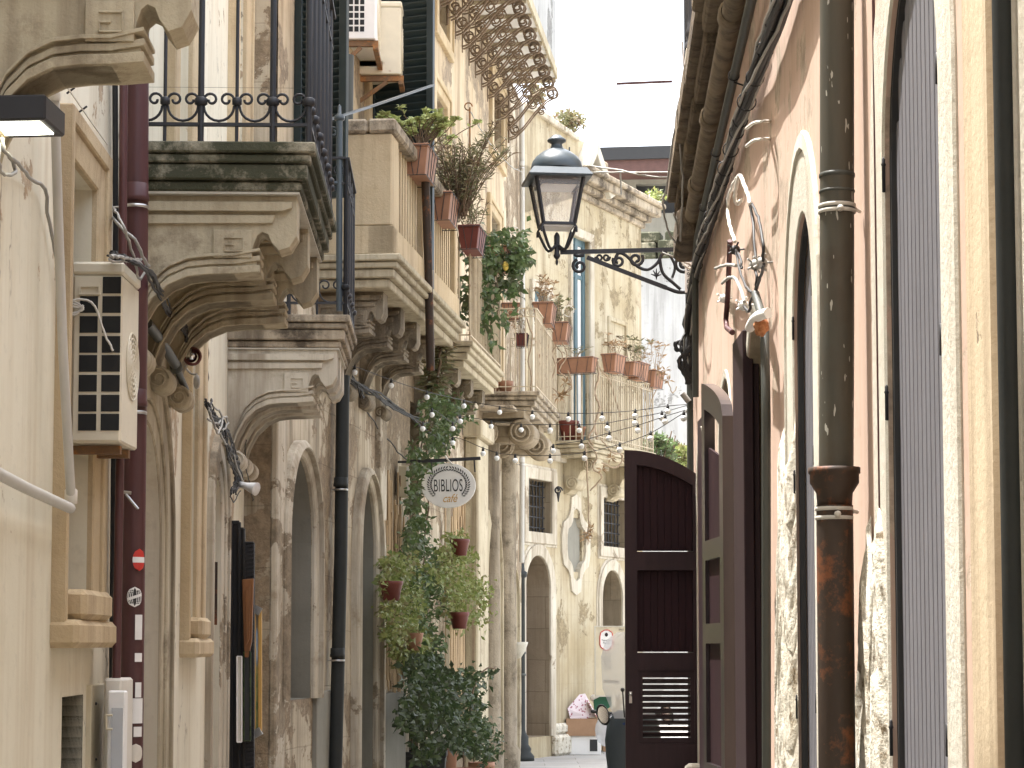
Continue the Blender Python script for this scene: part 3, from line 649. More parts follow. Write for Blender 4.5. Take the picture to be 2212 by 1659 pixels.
for i, o in enumerate(fo[:4]):
    g = MB(); surround(g, W3, o, 0, .16, .03, .04, sill=o['z0'] > 1.5); surround(g, W3, o, .16, .2, .02, .015, sill=o['z0'] > 1.5); q = part('window_surround' if o['z0'] > 1 else 'door_surround', g, M['trim_pale'], B3, bev=.008)
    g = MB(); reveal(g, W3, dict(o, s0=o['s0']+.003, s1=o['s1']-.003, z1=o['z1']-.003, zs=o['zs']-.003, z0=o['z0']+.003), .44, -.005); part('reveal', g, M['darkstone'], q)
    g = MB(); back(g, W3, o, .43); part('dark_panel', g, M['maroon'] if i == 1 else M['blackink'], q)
    if i in (0, 2):
        g = MB(); n = 7
        for k in range(n):
            s_ = o['s0']+(k+.5)*(o['s1']-o['s0'])/n; g.tube([W3.pt(s_, -.1, o['z0']), W3.pt(s_, -.1, o['z1'])], .012, 6)
        for k in range(5): z_ = o['z0']+(k+.5)*(o['z1']-o['z0'])/5; g.tube([W3.pt(o['s0'], -.1, z_), W3.pt(o['s1'], -.1, z_)], .01, 6)
        part('window_grille', g, M['black'], q)
g = MB(); g.box(W3, fo[1]['s0']+.06, fo[1]['s0']+.12, -.38, -.02, .12, fo[1]['zs']); part('door_leaf', g, M['maroon'], B3, 'dark red door leaf folded into the arch')
# quatrefoil window
c = ((ov['s0']+ov['s1'])/2, (ov['z0']+ov['z1'])/2); hw = (ov['s1']-ov['s0'])/2; hh = (ov['z1']-ov['z0'])/2
def quat(g_):
    prof = [(0, 1.22), (.35, 1.12), (.42, .8), (.62, .62), (.95, .5), (1.08, .2), (1.08, -.2), (.95, -.5), (.62, -.62), (.42, -.8), (.35, -1.12), (0, -1.22)]
    pts = [(c[0]+a*(hw*1.0+g_), c[1]+b*(hh*.98+g_)) for a, b in prof]; return pts+[(2*c[0]-a, b) for a, b in pts[::-1][1:-1]]
g = MB(); I = quat(.05); O = quat(.22); I.append(I[0]); O.append(O[0])
g.grid([[W3.pt(s_, -.05, z_) for s_, z_ in I], [W3.pt(s_, .035, z_) for s_, z_ in I], [W3.pt(s_, .03, z_) for s_, z_ in O], [W3.pt(s_, -.01, z_) for s_, z_ in O]], False)
q = part('quatrefoil_window', g, M['trim_pale'], B3, 'tall carved quatrefoil window in the yellow wall'); g = MB(); g.face([W3.pt(s_, -.04, z_) for s_, z_ in I[:-1]]); part('window_pane', g, M['cement'], q)
g = MB(); g.box(W3, W3.S(1190), W3.S(1228), -.02, .10, 0, .30); g.box(W3, W3.S(1196), W3.S(1222), -.02, .06, .301, .46); part('worn_plinth', g, M['rubble'], B3, bev=.05)
for k, o in enumerate(fo[4:]):
    g = MB(); surround(g, W3, o, 0, .12, .03, .05); q = part('window_surround', g, M['trim_pale'], B3, bev=.006)
    g = MB(); dd = .06
    for a, b in ((o['s0'], o['s0']+.1), (o['s1']-.1, o['s1']), ((o['s0']+o['s1'])/2-.05, (o['s0']+o['s1'])/2+.05)): g.box(W3, a, b, -dd-.05, -dd, o['z0'], o['z1'])
    g.box(W3, o['s0']+.1, o['s1']-.1, -dd-.04, -dd-.01, o['z1']-.1, o['z1']); g.box(W3, o['s0']+.1, o['s1']-.1, -dd-.04, -dd-.01, o['z1']-.6, o['z1']-.54); f = part('window_frame', g, M['greenframe'], q)
    g = MB(); back(g, W3, o, dd+.03); part('window_curtain', g, M['curtain'], f)
# raised blank panel to the right of the long window
g = MB(); o = op(W3, 1318, 1352, 700, 955); surround(g, W3, o, .0, .07, .035, .03, True); part('wall_panel', g, M['far_wall'], B3, bev=.01)
g = MB(); g.box(W3, 0, W3.L+.12, -.02, .05, 4.22, 4.4); part('string_course', g, M['trim_pale'], B3, bev=.01)
g = MB()
for a, b, p_ in ((0, .10, .06), (.10, .2, .14), (.2, .34, .26), (.34, .42, .32)): g.box(W3, W3.S(1236), W3.L+p_, -.02, p_, H3+a-.1, H3+b-.103)
part('roof_cornice', g, M['stained'], B3, 'weathered jutting cornice with broken moulding', bev=.015)
def ext(mb, W, pts, o0, o1): mb.prism([W.pt(s_, o0, z_) for s_, z_ in pts], W.n*(o1-o0))
h3 = lambda x_, y_: W3.hit(x_, y_)
g = MB(); ext(g, W3, [h3(1131, 460), h3(1131, 222), h3(1150, 232), h3(1205, 275), h3(1245, 300), h3(1262, 306), h3(1262, 420)], -.5, -.0); part('gable_wall', g, M['far_wall'], B3)
g = MB(); ext(g, W3, [h3(1128, 222), h3(1150, 228), h3(1245, 296), h3(1245, 306), h3(1150, 242), h3(1128, 236)], -.5, .06); part('gable_coping', g, M['trim_pale'], B3, bev=.01)
g = MB(); ext(g, W3, [h3(1262, 306), h3(1302, 425), h3(1292, 432), h3(1262, 336), h3(1236, 400), h3(1236, 376)], -.2, .22); part('pediment', g, M['trim_white'], B3, 'steep carved pediment above the cornice', bev=.01)
g = MB(); ext(g, W3, [h3(1262, 334), h3(1294, 432), h3(1236, 405)], -.19, .05)
part('pediment_panel', g, M['stained'], B3)
g = MB()
for k in range(9):
    x_, y_ = random.uniform(1252, 1272), random.uniform(365, 400); g.spiral(W3.pt(h3(x_, y_)[0], .07, h3(x_, y_)[1]), W3.u, (0, 0, 1), .06, .015, random.uniform(0, 6), random.choice((-1.3, 1.3)), .014, 5)
part('carved_relief', g, M['trim'], B3)
g = MB(); g.box(W3, h3(1300, 400)[0], h3(1372, 400)[0], -1.6, -.45, H3, h3(1330, 322)[1]); part('parapet_block', g, M['darkstone'], B3, bev=.03)
g = MB(); ext(g, W3, [h3(1290, 445), h3(1298, 380), h3(1345, 425), h3(1388, 462)], -.3, -.05); part('parapet', g, M['trim_white'], B3)
# flower balcony
F0, F1 = W3.S(1200), W3.S(1338)
fb = bal_slab(W3, F0, F1, .62, 4.52, M['trim'], 'balcony crowded with terracotta planters on its rail', (), root=B3)
thin_rail(fb, W3, F0+.05, F1-.04, .58, 4.52, 1.05, M['ironpale'], sp=.09, r=.009)
for s_ in (F0+.45, F1-.4):
    g = MB(); pr = [(0, 0), (.5, 0), (.52, -.08), (.47, -.14), (.36, -.15), (.27, -.2), (.22, -.3), (.16, -.42), (.07, -.5), (0, -.52)]
    g.prism([W3.pt(s_-.14, a, 4.28+b) for a, b in pr], W3.u*.28)
    for p_, z_, r_ in ((.40, -.10, .09), (.14, -.36, .1)): g.lathe(W3.pt(s_-.18, p_, 4.28+z_), [(0, 0), (r_, 0), (r_, .36), (0, .36)], 14, W3.u); g.spiral(W3.pt(s_-.185, p_, 4.28+z_), W3.n, (0, 0, 1), r_, .02, 0, 2, .012, 5)
    part('corbel', g, M['trim'], fb, bev=.01)
# ------------------------------------------------------------------ background beyond the bend
B5 = thing('white_wall_building', 'sunlit rough white wall beyond the bend of the street', 'wall', (3.9, 44, 0))
W5 = Wall(2.2, 44.5, 9.0, 43.0, 1); 
g = MB(); wall_geo(g, W5, 0, W5.L, 0, 9.45, [], .3); part('wall', g, M['white_wall'], B5)
g = MB()
for i in range(7):
    a = .25+i*.55+random.uniform(-.04, .04); g.box(W5, a, a+.5, -.5, .03, 9.45, 9.45+random.uniform(.28, .42))
for i in range(6): a = .35+i*.6; g.box(W5, a, a+.5, -.45, .0, 9.80, 10.02)
part('coping_stones', g, M['mossy'], B5, bev=.03)
B6 = thing('brown_roofed_house', 'house with dark brown overhanging eaves far behind the white wall', 'house', (4.5, 50, 0))
W6 = Wall(2.0, 50.5, 10, 50.0, 1)
o6 = [dict(s0=.9, s1=2.4, z0=11.6, z1=12.3, zs=12.3)]
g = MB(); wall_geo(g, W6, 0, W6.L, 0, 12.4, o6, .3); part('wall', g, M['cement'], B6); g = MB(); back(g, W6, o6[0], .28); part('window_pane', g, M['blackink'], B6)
g = MB(); ext(g, W6, [(-.4, 12.4), (8, 12.4), (8, 12.75), (-.4, 12.72)], -4, .9); part('roof', g, M['rooftile'], B6)
g = MB(); ext(g, W6, [(-.4, 12.65), (8, 12.8), (8, 13.05), (-.4, 12.95)], .3, .97); part('eaves_board', g, M['blackink'], B6)
# ------------------------------------------------------------------ right building
HR = 4.75
BR = thing('pink_building', 'low pink plastered building with arched doors and a heavy dark cornice', 'building', WR.pt(8, 0, 0))
r1 = op(WR, 1925, 2050, 0, None, z=(0, 3.08), arch=True, rise=.40)
r2 = op(WR, 1722, 1766, 0, None, z=(0, 2.98), arch=True, rise=.36)
r3 = dict(s0=WR.sd(8.75), s1=WR.sd(9.85), z0=0, z1=3.0, zs=2.6); r4 = dict(s0=WR.sd(11.0), s1=WR.sd(12.2), z0=0, z1=3.0, zs=2.6); r5 = dict(s0=WR.sd(13.9), s1=WR.sd(15.2), z0=0, z1=3.0, zs=2.6)
r0 = dict(s0=2.0, s1=3.10, z0=.9, z1=3.0, zs=3.0)
opsr = [r0, r1, r2, r3, r4, r5]
for o in opsr: o['d'] = .3
r1['d'] = .04; r2['d'] = .05
g = MB(); wall_geo(g, WR, -9, WR.L, 0, HR, opsr, .3); part('wall', g, M['pink'], BR)
for o in (r1, r2, r3, r4, r5):
    wd_ = .20 if o is r1 else (.2 if o is r2 else .05)
    g = MB(); surround(g, WR, o, 0, wd_, .006, .010); 
    if o is r2: surround(g, WR, o, .2, .26, .018, .014)
    q = part('door_surround', g, M['trim_white'], BR, bev=.006)
    if o is r1 or o is r2:
        g = MB(); back(g, WR, o, o['d']-.01); f = part('door_panel', g, M['greywood'], q)
        g = MB(); n = 14
        for k in range(n):
            a = o['s0']+(o['s1']-o['s0'])*k/n; b = o['s0']+(o['s1']-o['s0'])*(k+1)/n-.012
            z_ = min(topz(o, a), topz(o, b))-.002; g.prism([WR.pt(a-.003, -o['d']+.012, .02), WR.pt(b+.003, -o['d']+.012, .02), WR.pt(b, -o['d']+.016, .02), WR.pt(a, -o['d']+.016, .02)], (0, 0, z_-.02))
        part('door_boards', g, M['greywood'], f)
        g = MB(); surround(g, WR, dict(o, s0=o['s0']+.015, s1=o['s1']-.02, z1=o['z1']-.02, zs=o['zs']), 0, .013, -.012, -.012, ins=.03); part('door_frame', g, M['blackink'], f)
        g = MB()
        for zz_ in (.4, 1.35, 2.1, 2.62):
            g = MB(); g.lathe(WR.pt(o['s1']-.01, .004, zz_), [(0, 0), (.004, .001), (.004, .06), (.006, .064), (.004, .068), (.004, .076), (.002, .08), (0, .082)], 8); part('hinge', g, M['black'], f); g = MB()
            g.lathe(WR.pt(o['s0']+.01, .004, zz_+.04), [(0, 0), (.004, .001), (.004, .06), (0, .062)], 8)
            part('hinge', g, M['black'], f)
    else:
        g = MB(); back(g, WR, o, .28); part('door_panel', g, M['maroondark'], q)
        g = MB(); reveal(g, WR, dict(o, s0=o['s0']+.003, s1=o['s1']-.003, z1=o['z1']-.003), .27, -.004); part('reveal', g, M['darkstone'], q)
g = MB(); surround(g, WR, r0, 0, .12, .012, .02, True); surround(g, WR, r0, .12, .17, .03, .025, True); q = part('window_surround', g, M['trim_white'], BR, bev=.008); g = MB(); back(g, WR, r0, .2); part('window_pane', g, M['greywood'], q)
# ochre pilaster strip on the near side of the grey door
g = MB(); g.box(WR, WR.S(2154, .013), WR.S(2098, .013), -.02, .013, 0, 4.5); part('pilaster', g, M['ochre_wall'], BR, 'ochre stone strip with worn edge', bev=.01)
# exposed masonry where the plaster has fallen
def rubble(pts, off=.02, seed=1):
    rnd = random.Random(seed); g = MB(); s_ = [p[0] for p in pts]; 
    lo, hi = min(s_), max(s_); N = 16
    def zt(x):
        for (a, za), (b, zb) in zip(pts, pts[1:]):
            if min(a, b) <= x <= max(a, b): return za+(zb-za)*(x-a)/(b-a+1e-9)
        return pts[-1][1]
    rows = []
    for i in range(N+1):
        x = lo+(hi-lo)*i/N; z1_ = zt(x)+rnd.uniform(-.05, .05); M_ = 60
        rows.append([WR.pt(x, off*(0 if i in (0, N) or k == M_ else 1)+rnd.uniform(-.008, .012)*(i not in (0, N)), z1_*k/M_) for k in range(M_+1)])
    g.grid(rows, True); return g
k_ = lambda px, z: (WR.S(px), z)
part('exposed_masonry', rubble([k_(1723, 2.35), k_(1710, 2.1), k_(1702, 2.35), k_(1692, 1.7), k_(1686, 1.1), k_(1680, .5)][::-1], seed=2), M['rubble'], BR, 'pale rubble masonry bared below the plaster')
part('exposed_masonry', rubble([k_(1924, 1.75), k_(1908, 1.95), k_(1900, 1.55), k_(1888, 1.95), k_(1872, 1.5), k_(1856, 1.42), k_(1840, 1.3)], seed=3), M['rubble'], BR, 'pale rubble masonry bared beside the rusty pipe')
# cornice: staggered stone ledges
rnd = random.Random(3); g = MB(); s_ = 6.0
while s_ < 14.75:
    L = rnd.uniform(.9, 1.5); e = min(s_+L, 14.8); j = rnd.uniform(-.015, .02); dz = rnd.uniform(-.012, .012)
    g.box(WR, s_, e-.01, -.02, .20+j, 4.60+dz, 4.74); g.box(WR, s_+.2, e-.012, -.02, .15+j, 4.50+dz, 4.595+dz); g.box(WR, s_, e-.02, -.02, .10, 4.43, 4.495+dz)
    s_ = e
g.box(WR, -9, 6.0, -.02, .19, 4.6, 4.75)
part('cornice', g, M['cornice'], BR, bev=.012)
# lower extension of the dark ledge end
g = MB(); g.box(WR, 14.0, 14.85, .03, .17, 4.2, 4.42); part('cornice_end', g, M['cornice'], BR, bev=.03)
# slim taller building behind with balcony corner
BT = thing('tall_right_building', 'narrow pale building rising behind the dark cornice with a black balcony railing', 'building', (2.2, 17.5, 0))
WT = Wall(1.62, 16.2, 1.75, 19.0, -1)
g = MB(); wall_geo(g, WT, 0, 2.8, 0, 12, [], .3); part('wall', g, M['trim_pale'], BT)
g = MB(); g.box(WT, .2, 1.9, -.02, .30, 6.06, 6.14); sl_ = part('balcony', g, M['trim_pale'], BT, bev=.01)
g = MB(); g.box(WT, .25, 1.8, .0, .26, 4.9, 6.0); part('balcony_bracket', g, M['stained'], sl_, bev=.03)
g = MB()
pA = WT.pt(.25, .26, 6.14)
for z_, r_ in (((6.14), .045),): g.lathe(pA, [(.05, 0), (.05, .04), (.03, .06), (.042, .1), (.042, .14), (.028, .18), (.022, .25), (.022, 2.0)], 12)
for i in range(9): g.tube([WT.pt(.25+i*.17, .26, 6.14), WT.pt(.25+i*.17, .26, 7.4)], .010, 6)
for z_ in (6.24, 7.35): g.bar(WT.pt(.25, .26, z_), WT.pt(1.8, .26, z_), .03, .012); g.bar(WT.pt(.25, .26, z_), WT.pt(.25, .0, z_), .03, .012)
for z_ in (6.35, 7.1): g.spiral(WT.pt(.25, .18, z_), WT.n, (0, 0, 1), .06, .02, 0, 1.4, .007, 6)
part('railing', g, M['black'], sl_)
# ================================================================== OBJECTS
Z = Vector((0, 0, 1))
def text(body, name, parent, loc, size, mat, right, up, sx=1.0, shear=0.0, space=1.0):
    cu = bpy.data.curves.new(name, 'FONT'); cu.body = body; cu.size = size; cu.align_x = 'CENTER'; cu.align_y = 'CENTER'; cu.shear = shear; cu.extrude = .0008; cu.space_character = space
    cu.materials.append(mat); tmp = bpy.data.objects.new('text_source', cu); me = bpy.data.meshes.new_from_object(tmp); bpy.data.objects.remove(tmp); o = bpy.data.objects.new(name, me); COL.objects.link(o)
    r = Vector(right).normalized(); u = Vector(up).normalized(); n = r.cross(u); m = Matrix((r*sx, u, n)).transposed().to_4x4()
    m.translation = Vector(loc)-WL[parent.name]; o.parent = parent; o.matrix_local = m; WL[o.name] = WL[parent.name]; return o
def circ(c, e1, e2, r, n=20, a0=0, a1=2*pi): return [Vector(c)+Vector(e1)*r*cos(a0+(a1-a0)*k/n)+Vector(e2)*r*sin(a0+(a1-a0)*k/n) for k in range(n+1)]
def wig(pts, amp=.01, seed=0, sub=5):
    """smooth curve through points with a little wobble"""
    rnd = random.Random(seed); pts = [Vector(p) for p in pts]; out = []
    for i in range(len(pts)-1):
        p0 = pts[max(i-1, 0)]; p1 = pts[i]; p2 = pts[i+1]; p3 = pts[min(i+2, len(pts)-1)]
        for k in range(sub):
            t = k/sub; v = .5*((2*p1)+(-p0+p2)*t+(2*p0-5*p1+4*p2-p3)*t*t+(-p0+3*p1-3*p2+p3)*t**3)
            if 0 < i*sub+k: v = v+Vector([rnd.uniform(-amp, amp) for _ in range(3)])
            out.append(v)
    return out+[pts[-1]]
def wp(W, px, py, off): s_, z_ = W.hit(px, py, off); return W.pt(s_, off, z_)

# ---- floodlight
T = thing('floodlight', 'black floodlight with glowing lens sticking out over the cream wall', 'lamp', P(20, 262, 6.3))
g = MB(); a = P(-80, 262, 6.2); b = P(98, 258, 6.2); ux = (b-a); th = .075
g.prism([a, b, b+Vector((.012, .22, 0)), a+Vector((0, .22, 0))], (0, 0, th)); g.box(None, a.x+.02, b.x-.02, a.y+.08, a.y+.2, a.z+th, a.z+th+.02)
hb = part('lamp_housing', g, M['black'], T, bev=.006)
g = MB(); g.prism([a+Vector((.015, .02, -.004)), b+Vector((-.02, .02, -.004)), b+Vector((-.012, .17, -.004)), a+Vector((.015, .17, -.004))], (0, 0, .004)); part('lens', g, M['lens'], T)
g = MB(); g.tube([a+Vector((0, .1, .03)), W1.pt(6.3, .0, a.z+.03)], .014, 8); part('lamp_arm', g, M['black'], T)
g = MB(); g.tube(wig([P(5, 300, 6.3), wp(W1, 12, 330, .1), wp(W1, 40, 352, .05), wp(W1, 66, 386, .03), wp(W1, 98, 408, .03), wp(W1, 103, 460, .02), wp(W1, 118, 540, .02), wp(W1, 128, 620, .02)], .003, 1), .0065, 6)
g.tube(wig([P(2, 300, 6.3), wp(W1, -4, 350, .1), wp(W1, 10, 376, .08), wp(W1, 34, 370, .05), wp(W1, 20, 340, .05)], .003, 2), .006, 6)
solo('cable', g, M['cablegrey'], 'grey brown cable drooping from the floodlight down the cream wall', 'cable')
# ---- grey plastic conduit and lower pipe
T = thing('conduit_pipe', 'grey plastic conduit running down in front of the stone window frame', 'pipe', wp(W1, 150, 1080, .05))
g = MB(); g.tube([wp(W1, 116, 150, .07), wp(W1, 119, 240, .07), wp(W1, 126, 480, .07), wp(W1, 136, 760, .08), wp(W1, 148, 980, .09), wp(W1, 153, 1070, .08)], .0165, 12); part('pipe', g, M['pvc'], T)
g = MB(); g.lathe(wp(W1, 117, 200, .07)-Vector((0, 0, .03)), [(.0165, 0), (.021, .003), (.021, .06), (.0165, .063)], 12); g.lathe(wp(W1, 153, 1090, .08), [(0, 0), (.022, .003), (.022, .05), (.0165, .055)], 12); part('pipe_collar', g, M['pvcwhite'], T)
g = MB(); g.tube([wp(W1, -60, 990, .08), wp(W1, 0, 1025, .08), wp(W1, 60, 1056, .08), wp(W1, 152, 1098, .08)], .0185, 12); part('slanting_pipe', g, M['pvc'], T)
# ---- wire with clips over the window
T = thing('clipped_wire', 'thin white wire with black clips slanting over the stone window frame', 'wire', wp(W1, 160, 210, .10))
g = MB(); g.tube([wp(W1, 138, 178, .15), wp(W1, 196, 262, .15), wp(W1, 232, 312, .12)], .003, 6); part('wire', g, M['cablewhite'], T)
for x_, y_ in ((152, 197), (179, 237)):
    g = MB(); p = wp(W1, x_, y_, .15); g.tube([p+Vector((-.012, 0, -.008)), p+Vector((.014, 0, .012))], .0035, 6); part('clip', g, M['blackink'], T)
# ---- air conditioners
def ac_side(T, x0, x1, y, z0, z1, depth, cols, rows, label_cell=True, mat='acwhite', fan=True):
    g = MB(); g.box(None, x0, x1, y, y+depth, z0, z1-.05); body = part('body', g, M[mat], T, bev=.008)
    g = MB(); g.box(None, x0-.006, x1+.006, y-.006, y+depth+.006, z1-.049, z1); part('lid', g, M[mat], T, bev=.01)
    W_ = x1-x0; cw = W_*.29; 
    for j, cx in enumerate(cols):
        for i, (a, b) in enumerate(rows):
            if label_cell and i == 0 and j == 0: continue
            g = MB(); g.box(None, x0+cx[0]*W_, x0+cx[1]*W_, y-.003, y+.012, b, a); q = part('vent_grille', g, M['grille'], T)
    if label_cell:
        g = MB(); xa, xb = x0+.13*W_, x0+.56*W_; za, zb = rows[0][1]-.005, rows[0][1]+.03
        for r in ((xa, xb, za, za+.006), (xa, xb, zb-.006, zb), (xa, xa+.007, za+.006, zb-.006), (xb-.007, xb, za+.006, zb-.006)): g.box(None, r[0], r[1], y-.01, y, r[2], r[3])
        part('handle_frame', g, M['acwhite'], T)
    if fan:
        g = MB(); c = Vector((x1+.003, y+depth*.62, (z0+z1)/2-.03)); R = min(depth*.36, (z1-z0)*.4)
        for k in range(6): g.tube(circ(c, (0, 1, 0), Z, R*(1-k*.16), 24), .004, 5)
        for k in range(12): an = k*pi/6; g.tube([c, c+Vector((0, cos(an)*R, sin(an)*R))], .003, 4)
        part('fan_guard', g, M['acwhite'], T)
d = 8.15; p0 = P(152, 955, d); p1 = P(266, 565, d); zt = p1.z; zb = P(220, 955, d).z
T = thing('air_conditioner', 'large yellowed air conditioner with black vent grid beside the maroon drainpipe', 'air conditioner', ((p0.x+p1.x)/2, d+.4, zb))
zz = lambda y_: P(220, y_, d).z
rows = [(zz(y_), zz(y_+36)) for y_ in (598, 640, 683, 726, 767, 810, 853, 894)]
ac_side(T, p0.x, p1.x, d, zb, zt, .36, ((.15, .51), (.60, .965)), rows)
g = MB(); g.box(None, p0.x-.12, p1.x-.02, d+.1, d+.14, zb-.035, zb-.004); g.box(None, p0.x-.12, p1.x-.02, d+.28, d+.32, zb-.035, zb-.004); part('support_bracket', g, M['rusty'], T)
g = MB(); q = lambda x_, y_: P(x_, y_, d-.03)
g.tube(wig([q(152, 650), q(170, 647), q(190, 650), q(205, 662), q(215, 690), q(228, 725), q(244, 758)], .0015, 3), .0045, 8)
for k in range(3): g.tube(wig([q(152, 650+k*5), q(168, 655+k*5), q(180, 668-k*4), q(166, 674+k*2), q(153, 676+k*3)], .001, 4+k), .0038, 6)
solo('cable_loop', g, M['cablewhite'], 'white cable looped over the grid of the large air conditioner', 'cable')
# second and third units
for i, (xa, xb, yb, dd, mt, lab) in enumerate(((735, 811, 84, 17.3, 'white', 'white air conditioner with slotted side on a rusty bracket'), (772, 866, 160, 17.95, 'acwhite', 'rust-stained cream air conditioner behind the white one'))):
    a = P(xa, yb, dd); b = P(xb, yb, dd); h = .62
    T = thing('air_conditioner', lab, 'air conditioner', (a.x+.15, dd+.3, a.z))
    n = 9; rows = [(a.z+h-.07-k*.056, a.z+h-.07-k*.056-.042) for k in range(9)]
    ac_side(T, a.x, b.x, dd, a.z, a.z+h, .75 if i == 0 else .5, ((.12, .36), (.40, .52), (.56, .68)) if i == 0 else (), rows, False, mt)
    g = MB()
    for o_ in (.03, .65 if i == 0 else .42):
        g.box(None, a.x-.10, b.x+.02, dd+o_, dd+o_+.04, a.z-.05, a.z-.004); g.bar((a.x-.10, dd+o_+.02, a.z-.30), (b.x-.12, dd+o_+.02, a.z-.055), .03)
    g.box(None, b.x-.02, b.x+.02, dd, dd+.7, a.z-.085, a.z-.052); part('support_bracket', g, M['rusty'], T)
    if i == 0: g = MB(); g.box(None, a.x-.14, a.x-.10, dd+.0, dd+.05, a.z-.3, a.z+.8); part('wall_bracket', g, M['rusty'], T)
# ---- drainpipes
def drainpipe(label, W, pts, off, r, mat, joints=(), clampoff=None, group=None):
    P_ = [wp(W, x, y, off) for x, y in pts]; T = thing('drainpipe', label, 'drainpipe', P_[-1], group)
    g = MB(); g.tube(P_, r, 20); part('pipe', g, M[mat], T)
    for y in joints:
        a, b = P_[0], P_[-1]; za = W.hit((pts[0][0]+pts[-1][0])/2, y, off)[1]; t = (za-a.z)/(b.z-a.z); c = a+(b-a)*t
        g = MB(); g.lathe(c, [(r, 0), (r*1.12, .004), (r*1.12, .02), (r*1.04, .03), (r*1.04, .07), (r, .072)], 20); part('joint', g, M[mat], T)
        g = MB(); g.lathe(c-Z*.03, [(r*1.02, 0), (r*1.1, .002), (r*1.1, .012), (r*1.02, .014)], 20); g.tube([c-Z*.023, c-Z*.023-W.n*(off)], .004, 6); part('clamp', g, M['steel'], T)
    return T
T = drainpipe('glossy maroon drainpipe covered in stickers on the cream wall', W1, ((297, 40), (294, 700), (283, 1700)), .115, .0475, 'maroon', (430, 880))
g = MB(); g.tube([wp(W1, 268, 40, .10), wp(W1, 264, 700, .10), wp(W1, 251, 1480, .10)], .017, 12); solo('drainpipe', g, M['maroon'], 'narrow maroon pipe pressed against the sticker-covered drainpipe', 'drainpipe')
pc = lambda y_: wp(W1, 297-14*(y_-40)/1660, y_, .115)
def sticker(y_, ang, wdt, hgt, mat, lab, round_=False, ring=None):
    c = pc(y_); g = MB(); n = 8; aw = wdt/2/.049; r = .0485
    vv = Vector((0, -1, 0)); hh = Vector((1, 0, 0)); rows = []
    for i in range(9):
        v = -1+i/4; w_ = sqrt(max(0, 1-v*v)) if round_ else 1
        rows.append([c+(vv*cos(ang+aw*w_*(k/4-1))+hh*sin(ang+aw*w_*(k/4-1)))*r+Z*hgt/2*v for k in range(9)])
    g.grid(rows, True); q = part('sticker', g, M[mat], T, lab)
    if ring:
        g = MB(); rows = [[p+(p-c-Z*(p.z-c.z))*.02 for p in r_] for r_ in rows[3:6]]; g.grid(rows, True); part('sticker_band', g, M[ring], q)
sticker(1210, .75, .06, .09, 'redpaint', 'round red sticker', True, 'white'); sticker(1290, .35, .065, .082, 'white', None, True); sticker(1290, .35, .06, .074, 'blackink', 'round black and white sticker', True)
c_ = pc(1290); 
g = MB(); rows = [[c_+(Vector((0, -1, 0))*cos(.35+.6*(k/4-1))+Vector((1, 0, 0))*sin(.35+.6*(k/4-1)))*.0502+Z*(.006*v+.01*(k/4-1)) for k in range(9)] for v in (-1, 1)]; g.grid(rows, True); part('sticker_band', g, M['white'], T)
for y_, w_, h_ in ((1355, .035, .10), (1420, .035, .035), (1490, .03, .06), (1535, .05, .10), (1580, .04, .04)): sticker(y_, .75, w_, h_, 'white', 'torn white sticker')
sticker(1626, .55, .07, .075, 'pvcwhite', 'round pale sticker', True)
# white broken clip on the pipe
g = MB(); g.box(None, 0, 0, 0, 0, 0, 0) if False else g.tube([pc(1075)+Vector((-.02, -.06, .01)), pc(1075)+Vector((.03, -.06, -.05))], .006, 6); g.tube([pc(1075)+Vector((-.04, -.05, .02)), pc(1075)+Vector((.0, -.06, .015))], .008, 6); part('broken_clip', g, M['steel'], T)
g = MB(); g.tube([wp(W1, 248, 30, .02), wp(W1, 250, 500, .02), wp(W1, 240, 1650, .02)], .012, 8); solo('cable', g, M['cable'], 'thick black strip for a cable and the shaded gap straight down behind the maroon pipes', 'cable')  # one black tube draws the cable and the shadow in the gap behind the pipes
drainpipe('dark green drainpipe with white scratches on the weathered stone wall', W2, ((741, 812), (736, 1200), (723, 1720)), .08, .052, 'pipedark', (1050, 1420))
drainpipe('short brown pipe below the rusty air conditioner bracket', W2, ((752, 120), (750, 275)), .16, .045, 'pipegreen')
drainpipe('dark brown drainpipe between the two parts of the balustrade', W2, ((919, 390), (925, 560), (930, 800)), .63, .035, 'castiron')
drainpipe('long pale grey drainpipe at the corner of the yellow building', W2, ((1127, 225), (1129, 700), (1127, 1215)), .07, .035, 'pvc', (360, 1000))
T = thing('cast_iron_drainpipe', 'black cast iron drainpipe on a moulded foot in front of the red door', 'drainpipe', P(1123, 1632, 30.2))
b0 = P(1123, 1632, 30.2); b0.z = 0; g = MB(); g.lathe(b0, [(.0, 0), (.20, 0), (.20, .06), (.15, .12), (.16, .16), (.12, .22), (.12, .32), (.085, .38), (.075, .42), (.07, 2.5), (.10, 2.52), (.10, 2.58), (.07, 2.6), (.06, 2.7), (0, 2.71)], 18)
part('pipe', g, M['pipedark'], T)
for z_ in (1.15, 1.45): g = MB(); g.lathe(b0+Z*z_, [(.072, 0), (.085, .005), (.085, .035), (.072, .04)], 16); part('joint', g, M['pipegreen'], T)
